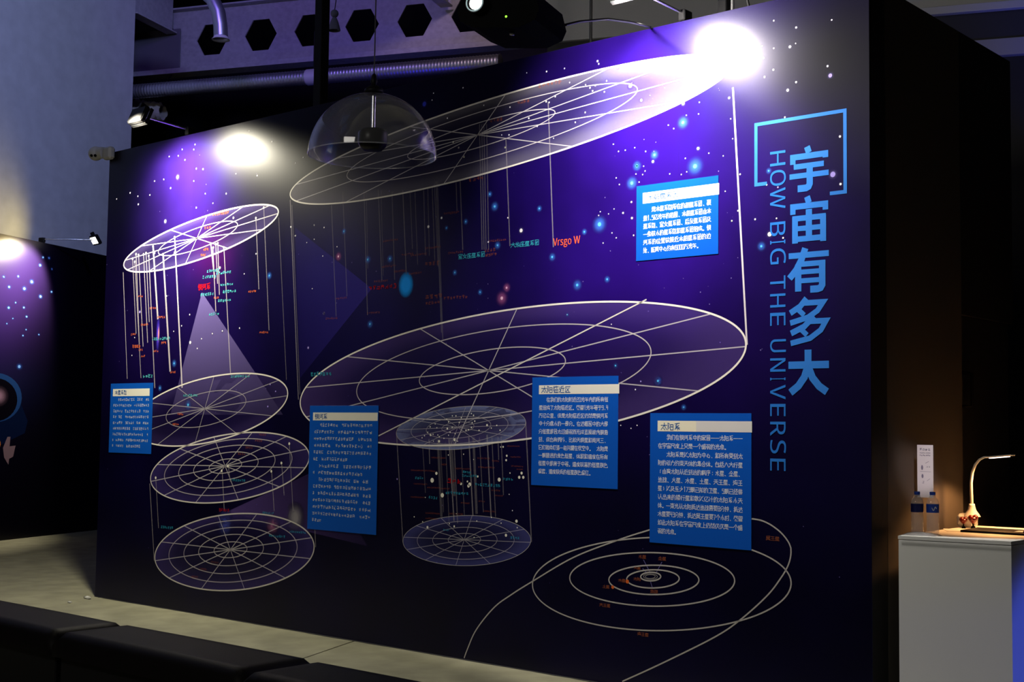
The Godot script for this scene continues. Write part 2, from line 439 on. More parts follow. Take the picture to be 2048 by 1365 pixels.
# ---------------------------------------------------------------- lettering: characters composed of strokes
# «<4 A B» sets A left of B at four tenths, «^4 A B» A above B, «O A B» puts B inside A, «Z A B» B in the upper right of A; digits are points of a 10 x 10 grid.
const STROKES := """一 0595
二 2171.0898
三 1181.2575.0999
丨 5059
乙 118117298996
亻 6105.4349
口 1181881811
日 1282891912.1585
目 1181891911.1484.1686
田 1181891911.1585.5159
由 1383891913.1686.5059
中 1282861612.5059
木 0393.5059.5308.5398
本 0393.5059.5308.5398.3777
大 0393.505309.5399
太 0393.505309.5399.4769
天 1181.0494.515409.5499
王 1181.1585.0999.5159
土 1484.0999.5059
工 1181.0999.5159
十 0494.5059
八 4109.5299
人 505309.5399
小 5059.3318.6488
少 5056.2325.6374.8419
水 5059.134318.8254.5499
火 505409.5499.2234.8264
心 1517.33387986.4254.7487
力 03838869.402409
刀 02828869.4209
万 0191.34748869.411409
女 0393.402589.736619
子 118153.535939.0595
了 118153.535939
于 1181.0494.515939
亿 <3 亻 乙
光 5053.1133.8163.0494.343709.64698997
年 2103.1282.2575.0696.5259.2526
白 1282891912.1585.5032
勺 3004.22828859.3556
的 <4 白 勺
艹 0595.3139.6169
氵 2153.0455.0976
㔾 11818545.11199996
范 ^3 艹 <3 氵 㔾
韦 1181.1484.07878869.5059
围 O 囗 韦
囗 1080891910
才 0393.505939.5308
团 O 囗 才
图 O 囗 冬
冬 3005.227209.3399.3465.3679
元 2171.0494.343709.64698997
园 O 囗 元
因 O 囗 大
生 2003.1383.5059.1686.0999
星 ^4 日 生
系 8011.412464.732686.5659.3718.6788
尹 118185.0393.1585.4109
君 ^6 尹 口
羊 2132.7161.1383.1686.0999.5359
群 <5 君 羊
户 8011.1109.13838616
斤 7011.1109.1494.6469
所 <5 户 斤
在 0292.4006.2429.4686.6369.3999
走 1282.0595.5059.5787.2509.1699
召 ^5 刀 口
超 <5 走 召
覀 0191.1383891913.3139.6169
彳 6104.6307.4549
夂 3005.227209.3399
复 ^5 日 夂
覆 ^3 覀 <3 彳 复
皿 1282.1219.8289.3239.6269.0999
盖 ^5 羊 皿
宀 4053.09039399
至 1181.411474.1686.0999.5459
室 ^3 宀 至
后 8011.111409.1393.3686893936
发 202494.4009.4676.7639.4699.7182
及 11715484.8419.2109.2599
止 5059.0999.1419.5585
匕 7315.10199996
此 <5 止 匕
些 ^7 此 二
车 0191.411585.0797.5359
交 5052.0292.3415.6485.7509.2599
较 <4 车 交
禾 7011.0393.5159.5309.5399
和 <5 禾 口
纟 501353.631676.0998
且 19118189.1484.1686.0999
组 <4 纟 且
成 0292.1209.14444737.509996.8548.7182
钅 4004.2282.1585.4249.4979
艮 11818515.1383.111937.4599.8657
银 <4 钅 艮
可 0191.718969.1353561613
河 <3 氵 可
立 5052.1282.2438.7468.0999
位 <3 亻 立
罒 1181891911.3139.6169
直 0191.5053.2373782823.2575.0999
置 ^3 罒 直
扌 0393.505929.0785
妾 ^5 立 女
接 <3 扌 妾
辶 1122.042427.09273999
近 Z 辶 斤
边 Z 辶 力
文 5052.0292.8209.2299
这 Z 辶 文
寸 0292.708949.2546
过 Z 辶 寸
远 Z 辶 元
达 Z 辶 大
甬 118143.19148489.1686.5359
通 Z 辶 甬
彖 402373.0494.5416.4528.445939.6689.8365
缘 <4 纟 彖
足 1181841411.5459.5787.2529.0999
巨 91111999.14747717
距 <4 足 巨
离 5051.0191.2264.6224.12158582.19168689.5547.3777
约 <4 纟 勺
有 0292.4007.29248479.2585.2787
我 4011.0393.304919.0756.609997.8548.7182
门 1021.1219.31818969
们 <3 亻 门
豕 0191.4104.32545949.4407.5509.8254.5499
家 ^3 宀 豕
宇 ^3 宀 于
宙 ^3 宀 由
尺 11818414.1109.5499
度 5051.1292.1209.2484.43467673.377739.4799
上 5059.5484.0999
只 ^6 口 八
疋 0191.5158.5585.2409.1699
是 ^4 日 疋
个 055095.5359
音 ^5 立 日
暗 <4 日 音
弓 1181841416868959.3758
弱 <5 弓 弓
占 ^5 卜 口
灬 2109.4149.6169.8199
点 ^6 占 灬
以 101837.4153.8009.6799
为 1122.03838869.5009.5667
爫 8111.1527.4557.8567
冖 19119189
又 118109.2299
受 ^3 爫 ^3 冖 又
刂 2127.708959
到 <6 至 刂
引 <6 弓 丨
束 0191.5059.1383861613.5609.5699
体 <3 亻 本
隹 3004.2229.5061.2282.2474.2676.2999.5259
集 ^6 隹 木
合 055095.3464.2676792926
包 3004.22828868.146466.14199997
舌 7011.0393.5156.1686891916
括 <3 扌 舌
亍 2181.0494.545939
行 <4 彳 亍
由 1383891913.1686.5059
川 2109.5158.9199
页 0191.4133.17138387.5409.5699
顺 <3 川 页
从 <5 人 人
序 5051.1191.1109.338355.3595.555949
金 055095.3464.0999.5459.2738.7768
也 03838676.4047.12199997
地 <4 土 也
求 0292.505939.1435.0848.5499.8376.6182
球 <4 王 求
每 3003.2191.311787.8388.0595.4455
海 <3 氵 每
讠 2153.055558.5877
认 <3 讠 人
巠 ^5 又 工
经 <4 纟 巠
辛 5051.1282.3244.6244.0595.1787.5559
辨 <4 辛 <2 丨 辛
出 5059.21247471.15199995
来 1282.5059.0595.3344.7364.5509.5599
矢 3003.2282.0595.5209.5599
委 ^5 禾 女
矮 <4 矢 委
米 2133.8163.0494.5059.5408.5498
娄 ^5 米 女
攵 3005.2292.7209.2499
数 <5 娄 攵
计 <3 讠 十
氐 7011.1118.1836.1484.419997.4768
抵 <3 扌 氐
低 <3 亻 氐
雨 1181.19138389.5159.3444.6474.3646.6676
而 0191.5133.19138389.3339.6369
需 ^4 雨 而
要 ^4 覀 女
分 ^4 八 刀
钟 <4 钅 中
六 5052.0494.3609.6699
冥 ^2 冖 ^5 日 六
时 <4 日 寸
尽 ^7 尺 3052.2889
竹 2105.1343.3456.6155.6393.7596
㠯 1119.11818414.16868919
官 ^3 宀 㠯
管 ^3 竹 官
如 <5 女 口
乃 117154848859.3109
仍 <3 亻 乃
夕 3005.227209.3455
犬 0393.505309.5399.7182
然 ^7 肰 灬
肰 <5 夕 犬
仅 <3 亻 又
阝 1019.107144.447647
付 <3 亻 寸
附 <3 阝 付
阳 <4 阝 日
内 1912828979.5053.5336.5376
忄 5059.2315.7385
亘 0191.2373782823.2575.0999
恒 <3 忄 亘
临 <3 刂 ^5 4004.2292.4567 1181891911.5159
区 91111999.3378.7328
寺 ^4 土 寸
等 ^3 竹 寺
厶 411777.6488
公 ^5 八 厶
里 1181851511.1383.5159.1787.0999
旦 2171762621.2474.0898
但 <3 亻 旦
山 5057.12178782
几 2109.21717899
微 <3 彳 <5 崖 攵
崖 ^4 山 几
咅 ^5 立 口
部 <6 咅 阝
巾 17128287.5059
畐 ^4 0191.2474792924 田
幅 <3 巾 畐
者 1272.0494.4044.8109.3686893936
都 <6 者 阝
无 1181.0494.4109.54599996
去 1282.5055.0595.461878.6788
法 <3 氵 去
衤 4052.037308.4449.5577
皮 128284.1209.5054.3575.7529.3589
被 <4 衤 皮
肉 1912828979.5034.5374.5446.5477
眼 <4 目 艮
看 7111.1282.0494.5109.3585893935.3787
歹 0191.4105.327209.3455
列 <6 歹 刂
例 <3 亻 列
卜 4049.4487
外 <5 夕 卜
比 1019.1444.1938.8254.50599996
犭 8104.2154.545828.4507
良 5051.11818515.1383.111937.4599.8657
狼 <3 犭 良
南 0191.5053.1913838979.3444.2575.2777.5558
它 ^3 宀 匕
京 5051.0191.2373752523.5659.3718.6788
尤 0393.4009.53599996.7182
就 <5 京 尤
象 402272.1383861613.5607.465949.7697
像 <3 亻 象
丁 0191.515939
灯 <4 火 丁
荅 ^3 艹 合
塔 <3 土 荅
样 <4 木 羊
闪 1021.1219.31818979.5337.5477
习 11818969.3345.2756
羽 <5 习 习
翟 ^4 羽 隹
耀 <4 光 翟
夜 5051.0191.3105.2329.6305.538349.5699
穴 4052.07039397.4418.6488
空 ^4 穴 工
果 1181841411.1282.5159.0595.5509.5599
颗 <5 果 页
并 2031.7061.0393.3338.6368.1527.8567.0999
普 ^5 并 日
黄 1282.3034.6064.0494.2575782825.5458.3809.6899
色 3003.226245.1484.14199997
积 <5 禾 只
昷 ^5 日 皿
温 <3 氵 昷
属 11818313.1109.3484.3585.29268689.5459
高 5051.0191.2373752523.19168689.3777793937
彦 5051.1181.3243.7252.1494.1409.7536.7838.8949
颜 <5 彦 页
扁 5051.11818414.1109.29268689.4649.2787
偏 <3 亻 扁
监 ^5 1117.3038.6034.5292 皿
蓝 ^3 艹 监
红 <4 纟 工
知 <5 矢 口
已 11818515.14199996
卫 118185.5159.0999
熊 ^7 能 灬
能 <5 厶 匕
坐 5059.1999.3015.3055.7055.7095.2585
座 5051.1191.1109.3245.6267.2696.5459.1999
多 402373.7118.345466
黑 1181841411.5159.1787
0 1181891911
1 5059.5032
2 118184141989
3 11818919.1484
4 101585.7079
5 811114848919
6 811119898414
7 118139
8 1181891911.1585
9 851511818919
. 4859
， 2839
。 1838391918
、 1839
： 4344.4748
（ 625358
） 324638
— 0595"""
var G := {}

func read_strokes():
	for l in STROKES.split("\n"):
		if l.strip_edges() != "":
			var cut := l.find(" ")
			G[l.substr(0, cut)] = l.substr(cut + 1).split(" ", false)

func strokes_of(t, i: int, box: Rect2, out: Array) -> int:
	var s: String = t[i]
	i += 1
	var p := box.position
	var z := box.size
	if s[0] == "<" or s[0] == "^":
		var k := float(s[1].to_int()) / 10.0
		if s[0] == "<":
			i = strokes_of(t, i, Rect2(p, Vector2(z.x * k * 0.92, z.y)), out)
			i = strokes_of(t, i, Rect2(p.x + z.x * k, p.y, z.x * (1 - k), z.y), out)
		else:
			i = strokes_of(t, i, Rect2(p, Vector2(z.x, z.y * k * 0.9)), out)
			i = strokes_of(t, i, Rect2(p.x, p.y + z.y * k, z.x, z.y * (1 - k)), out)
	elif s == "O":
		i = strokes_of(t, i, box, out)
		i = strokes_of(t, i, Rect2(p + z * Vector2(0.22, 0.2), z * Vector2(0.56, 0.6)), out)
	elif s == "Z":
		i = strokes_of(t, i, box, out)
		i = strokes_of(t, i, Rect2(p + z * Vector2(0.34, 0.0), z * Vector2(0.66, 0.74)), out)
	elif s.length() > 1 and s[0].is_valid_int():
		for st in s.split("."):
			var pl := PackedVector2Array()
			for j in range(0, st.length(), 2):
				pl.append(p + z * Vector2(st[j].to_int(), st[j + 1].to_int()) / 9.0)
			out.append(pl)
	elif G.has(s):
		strokes_of(G[s], 0, box, out)
	return i

func write_char(st: SurfaceTool, ch: String, at: Vector2, size: Vector2, w: float, z: float):     # at = lower left corner
	if not G.has(ch): return
	var out := []
	strokes_of(G[ch], 0, Rect2(0.06, 0.05, 0.88, 0.9), out)
	var lift := 0.0
	for pl in out:
		for k in pl.size() - 1:
			var a: Vector2 = at + Vector2(pl[k].x * size.x, (1 - pl[k].y) * size.y)
			var b: Vector2 = at + Vector2(pl[k + 1].x * size.x, (1 - pl[k + 1].y) * size.y)
			var d := (b - a).normalized() * w * 0.4
			line(st, a - d, b + d, w, z + lift)
			lift = fmod(lift + 0.00002, 0.0003)

func advance_of(ch: String) -> float:
	return 0.56 if ch.is_valid_int() or ch == "." else 1.0

func write_row(st: SurfaceTool, text: String, x0: float, x1: float, y: float, em: float, w: float, z: float):   # spread from x0 to x1, centred on y
	var total := 0.0
	for ch in text: total += advance_of(ch)
	var unit := (x1 - x0) / total
	var x := x0
	for ch in text:
		var a := advance_of(ch) * unit
		write_char(st, ch, Vector2(x, y - em / 2), Vector2(a, em), w, z)
		x += a

var rng := RandomNumberGenerator.new()

func scribble_row(st: SurfaceTool, x0: float, x1: float, y: float, em: float, w: float, z: float):    # print too small to read: rows of tiny marks
	var n := maxi(1, roundi((x1 - x0) / em))
	var u := (x1 - x0) / n
	for k in n:
		var o := Vector2(x0 + k * u + u * 0.08, y - em * 0.45)
		var s := Vector2(u * 0.84, em * 0.9)
		for j in 3:
			var yy := rng.randf_range(0.1, 0.95)
			line(st, o + s * Vector2(rng.randf_range(0, 0.3), yy), o + s * Vector2(rng.randf_range(0.7, 1.0), yy), w, z)
		for j in 2:
			var xx := rng.randf_range(0.1, 0.9)
			line(st, o + s * Vector2(xx, rng.randf_range(0, 0.3)), o + s * Vector2(xx, rng.randf_range(0.6, 1)), w, z)

# ---------------------------------------------------------------- measured positions on the papered wall (metres: x along it, y up)
const ORBITS := [
	[Vector2(-4.713, 0.655), Vector2(-0.961, -0.095), Vector2(-0.028, 0.282)],
	[Vector2(-4.741, 0.681), Vector2(-0.618, -0.046), Vector2(-0.012, 0.163)],
	[Vector2(-4.707, 0.680), Vector2(-0.336, -0.030), Vector2(-0.008, 0.089)],
	[Vector2(-4.708, 0.686), Vector2(-0.196, -0.020), Vector2(-0.006, 0.055)],
	[Vector2(-4.722, 0.699), Vector2(-0.075, -0.008), Vector2(-0.003, 0.026)],
	[Vector2(-4.724, 0.699), Vector2(-0.052, -0.004), Vector2(-0.001, 0.017)],
	[Vector2(-4.725, 0.699), Vector2(-0.037, -0.004), Vector2(-0.001, 0.012)],
]
const PLUTO := [Vector2(-6.289, -0.002), Vector2(-6.254, 0.076), Vector2(-6.174, 0.217), Vector2(-6.015, 0.382), Vector2(-5.858, 0.485), Vector2(-5.674, 0.589), Vector2(-5.334, 0.770), Vector2(-4.982, 0.904), Vector2(-4.733, 0.985), Vector2(-4.519, 1.051), Vector2(-4.244, 1.096), Vector2(-4.011, 1.093), Vector2(-3.912, 1.077), Vector2(-3.820, 1.027), Vector2(-3.763, 0.965), Vector2(-3.752, 0.916), Vector2(-3.769, 0.845), Vector2(-3.820, 0.762), Vector2(-3.911, 0.653), Vector2(-4.086, 0.500), Vector2(-4.266, 0.378), Vector2(-4.643, 0.177), Vector2(-4.933, 0.032)]
const CHARTS := {
	"A": {"c": Vector2(-9.5347, 3.2178), "u": Vector3(-0.9645, 0.2991, 0.0567), "v": Vector3(0.7261, 0.2973, 0.0318), "r": [0.515]},
	"B": {"c": Vector2(-9.3495, 1.7360), "u": Vector3(-0.9251, 0.2912, 0.0522), "v": Vector3(0.7785, 0.2775, 0.0243), "r": [0.513]},
	"C": {"c": Vector2(-9.0441, 1.2573), "u": Vector3(-1.1374, 0.2016, 0.0502), "v": Vector3(0.4270, 0.3257, 0.0442), "r": [0.207, 0.409, 0.61, 0.806]},
	"D": {"c": Vector2(-8.9422, 0.5704), "u": Vector3(-1.0789, 0.1905, 0.0440), "v": Vector3(0.3537, 0.3175, 0.0511), "r": [0.208, 0.409, 0.605, 0.807]},
	"E": {"c": Vector2(-6.2314, 3.6728), "u": Vector3(-1.4583, 0.5832, 0.1112), "v": Vector3(1.6759, 0.3910, 0.0367), "r": [0.343, 0.669]},
	"F": {"c": Vector2(-6.0936, 2.0002), "u": Vector3(-1.4175, 0.5702, 0.1091), "v": Vector3(1.6652, 0.3839, 0.0327), "r": [0.337, 0.672]},
	"G": {"c": Vector2(-6.3795, 1.6041), "u": Vector3(-0.4734, 0.1789, 0.0364), "v": Vector3(0.5360, 0.1074, 0.0062), "r": [0.25, 0.5, 0.75]},
	"H": {"c": Vector2(-6.3004, 0.8234), "u": Vector3(-0.6204, 0.0881, 0.0215), "v": Vector3(0.1689, 0.1896, 0.0312), "r": [0.254, 0.505, 0.759]},
}
const DROPS := {
	"A": [[Vector2(-10.665, 2.998), Vector2(-10.541, 2.009), Vector2(0.55, 0.010)], [Vector2(-8.422, 3.295), Vector2(-8.273, 1.968), Vector2(0.14, 0.010)], [Vector2(-10.517, 3.114), Vector2(-10.421, 2.418), Vector2(0.40, 0.012)], [Vector2(-10.479, 3.082), Vector2(-10.321, 2.013), Vector2(0.40, 0.012)], [Vector2(-10.463, 3.152), Vector2(-10.364, 2.321), Vector2(0.45, 0.014)], [Vector2(-10.422, 3.141), Vector2(-10.303, 2.297), Vector2(0.45, 0.014)], [Vector2(-10.342, 3.140), Vector2(-10.233, 2.331), Vector2(0.45, 0.014)], [Vector2(-10.303, 3.149), Vector2(-10.218, 2.516), Vector2(0.45, 0.014)], [Vector2(-10.258, 3.121), Vector2(-10.099, 1.920), Vector2(0.45, 0.016)], [Vector2(-10.195, 3.202), Vector2(-10.085, 2.536), Vector2(0.60, 0.030)], [Vector2(-10.035, 3.118), Vector2(-9.872, 2.063), Vector2(0.55, 0.030)], [Vector2(-9.865, 3.257), Vector2(-9.687, 1.919), Vector2(0.70, 0.024)], [Vector2(-9.330, 3.150), Vector2(-9.260, 2.845), Vector2(0.50, 0.022)], [Vector2(-9.300, 3.122), Vector2(-9.232, 2.563), Vector2(0.50, 0.014)], [Vector2(-9.260, 3.144), Vector2(-9.219, 2.801), Vector2(0.45, 0.014)], [Vector2(-9.231, 3.149), Vector2(-9.189, 2.704), Vector2(0.45, 0.014)], [Vector2(-9.144, 3.106), Vector2(-9.005, 2.031), Vector2(0.45, 0.014)], [Vector2(-8.719, 3.318), Vector2(-8.655, 2.719), Vector2(0.35, 0.012)], [Vector2(-8.619, 3.395), Vector2(-8.509, 2.374), Vector2(0.25, 0.012)]],
	"E": [[Vector2(-8.281, 3.425), Vector2(-8.119, 1.807), Vector2(0.40, 0.012)], [Vector2(-8.258, 3.381), Vector2(-8.102, 1.847), Vector2(0.20, 0.012)], [Vector2(-4.141, 3.674), Vector2(-4.042, 2.113), Vector2(0.85, 0.016)], [Vector2(-7.777, 3.342), Vector2(-7.692, 2.452), Vector2(0.16, 0.012)], [Vector2(-7.646, 3.419), Vector2(-7.572, 2.600), Vector2(0.14, 0.012)], [Vector2(-7.404, 3.409), Vector2(-7.336, 2.444), Vector2(0.18, 0.012)], [Vector2(-7.379, 3.407), Vector2(-7.343, 2.796), Vector2(0.10, 0.012)], [Vector2(-7.245, 3.392), Vector2(-7.185, 2.694), Vector2(0.18, 0.012)], [Vector2(-7.214, 3.388), Vector2(-7.172, 2.734), Vector2(0.10, 0.012)], [Vector2(-7.094, 3.359), Vector2(-7.047, 2.693), Vector2(0.16, 0.012)], [Vector2(-6.979, 3.362), Vector2(-6.925, 2.726), Vector2(0.24, 0.012)], [Vector2(-6.903, 3.354), Vector2(-6.865, 2.909), Vector2(0.14, 0.012)], [Vector2(-6.851, 3.348), Vector2(-6.808, 2.791), Vector2(0.14, 0.012)], [Vector2(-6.760, 3.338), Vector2(-6.729, 2.850), Vector2(0.16, 0.012)], [Vector2(-6.718, 3.350), Vector2(-6.689, 2.847), Vector2(0.14, 0.012)], [Vector2(-6.674, 3.361), Vector2(-6.633, 2.810), Vector2(0.16, 0.012)], [Vector2(-6.652, 3.375), Vector2(-6.598, 2.760), Vector2(0.16, 0.012)], [Vector2(-6.635, 3.389), Vector2(-6.554, 2.281), Vector2(0.20, 0.012)], [Vector2(-6.621, 3.387), Vector2(-6.540, 2.233), Vector2(0.18, 0.012)], [Vector2(-6.434, 3.366), Vector2(-6.420, 3.150), Vector2(0.16, 0.012)], [Vector2(-6.394, 3.361), Vector2(-6.357, 2.864), Vector2(0.20, 0.012)], [Vector2(-6.214, 3.749), Vector2(-6.172, 2.849), Vector2(0.18, 0.012)], [Vector2(-6.193, 3.746), Vector2(-6.153, 2.848), Vector2(0.18, 0.012)], [Vector2(-6.172, 3.743), Vector2(-6.134, 2.846), Vector2(0.18, 0.012)], [Vector2(-6.146, 3.739), Vector2(-6.110, 2.844), Vector2(0.16, 0.012)], [Vector2(-5.963, 3.605), Vector2(-5.913, 2.854), Vector2(0.28, 0.012)], [Vector2(-5.586, 3.809), Vector2(-5.527, 2.815), Vector2(0.36, 0.012)]],
	"G": [[Vector2(-6.998, 1.563), Vector2(-6.909, 0.766), Vector2(0.22, 0.012)], [Vector2(-5.751, 1.645), Vector2(-5.688, 0.847), Vector2(0.25, 0.012)], [Vector2(-6.725, 1.477), Vector2(-6.688, 1.132), Vector2(0.12, 0.010)], [Vector2(-6.661, 1.519), Vector2(-6.650, 1.340), Vector2(0.22, 0.012)], [Vector2(-6.572, 1.515), Vector2(-6.524, 0.968), Vector2(0.12, 0.030)], [Vector2(-6.548, 1.515), Vector2(-6.505, 1.003), Vector2(0.10, 0.012)], [Vector2(-6.496, 1.499), Vector2(-6.448, 0.927), Vector2(0.12, 0.010)], [Vector2(-6.464, 1.528), Vector2(-6.401, 0.947), Vector2(0.30, 0.014)], [Vector2(-6.445, 1.528), Vector2(-6.401, 1.121), Vector2(0.12, 0.030)], [Vector2(-6.416, 1.528), Vector2(-6.366, 0.932), Vector2(0.16, 0.014)], [Vector2(-6.347, 1.501), Vector2(-6.302, 0.991), Vector2(0.14, 0.010)], [Vector2(-6.271, 1.536), Vector2(-6.221, 0.990), Vector2(0.30, 0.014)], [Vector2(-6.228, 1.537), Vector2(-6.187, 1.008), Vector2(0.14, 0.030)], [Vector2(-6.171, 1.537), Vector2(-6.124, 1.023), Vector2(0.16, 0.010)], [Vector2(-6.100, 1.555), Vector2(-6.052, 0.994), Vector2(0.30, 0.014)], [Vector2(-6.055, 1.539), Vector2(-6.011, 0.996), Vector2(0.18, 0.010)], [Vector2(-5.999, 1.545), Vector2(-5.989, 1.386), Vector2(0.20, 0.010)], [Vector2(-5.970, 1.546), Vector2(-5.942, 1.147), Vector2(0.18, 0.010)]],
	"C": [[Vector2(-10.132, 1.072), Vector2(-10.026, 0.397), Vector2(0.35, 0.011)], [Vector2(-10.042, 1.129), Vector2(-9.976, 0.686), Vector2(0.30, 0.011)], [Vector2(-9.083, 1.219), Vector2(-9.039, 0.884), Vector2(0.35, 0.011)], [Vector2(-8.997, 1.243), Vector2(-8.968, 1.129), Vector2(0.30, 0.011)], [Vector2(-8.431, 1.232), Vector2(-8.386, 0.917), Vector2(0.30, 0.011)], [Vector2(-8.308, 1.301), Vector2(-8.266, 1.046), Vector2(0.30, 0.011)], [Vector2(-8.218, 1.459), Vector2(-8.152, 0.929), Vector2(0.25, 0.011)], [Vector2(-7.886, 0.803), Vector2(-7.871, 0.665), Vector2(0.25, 0.011)]],
}
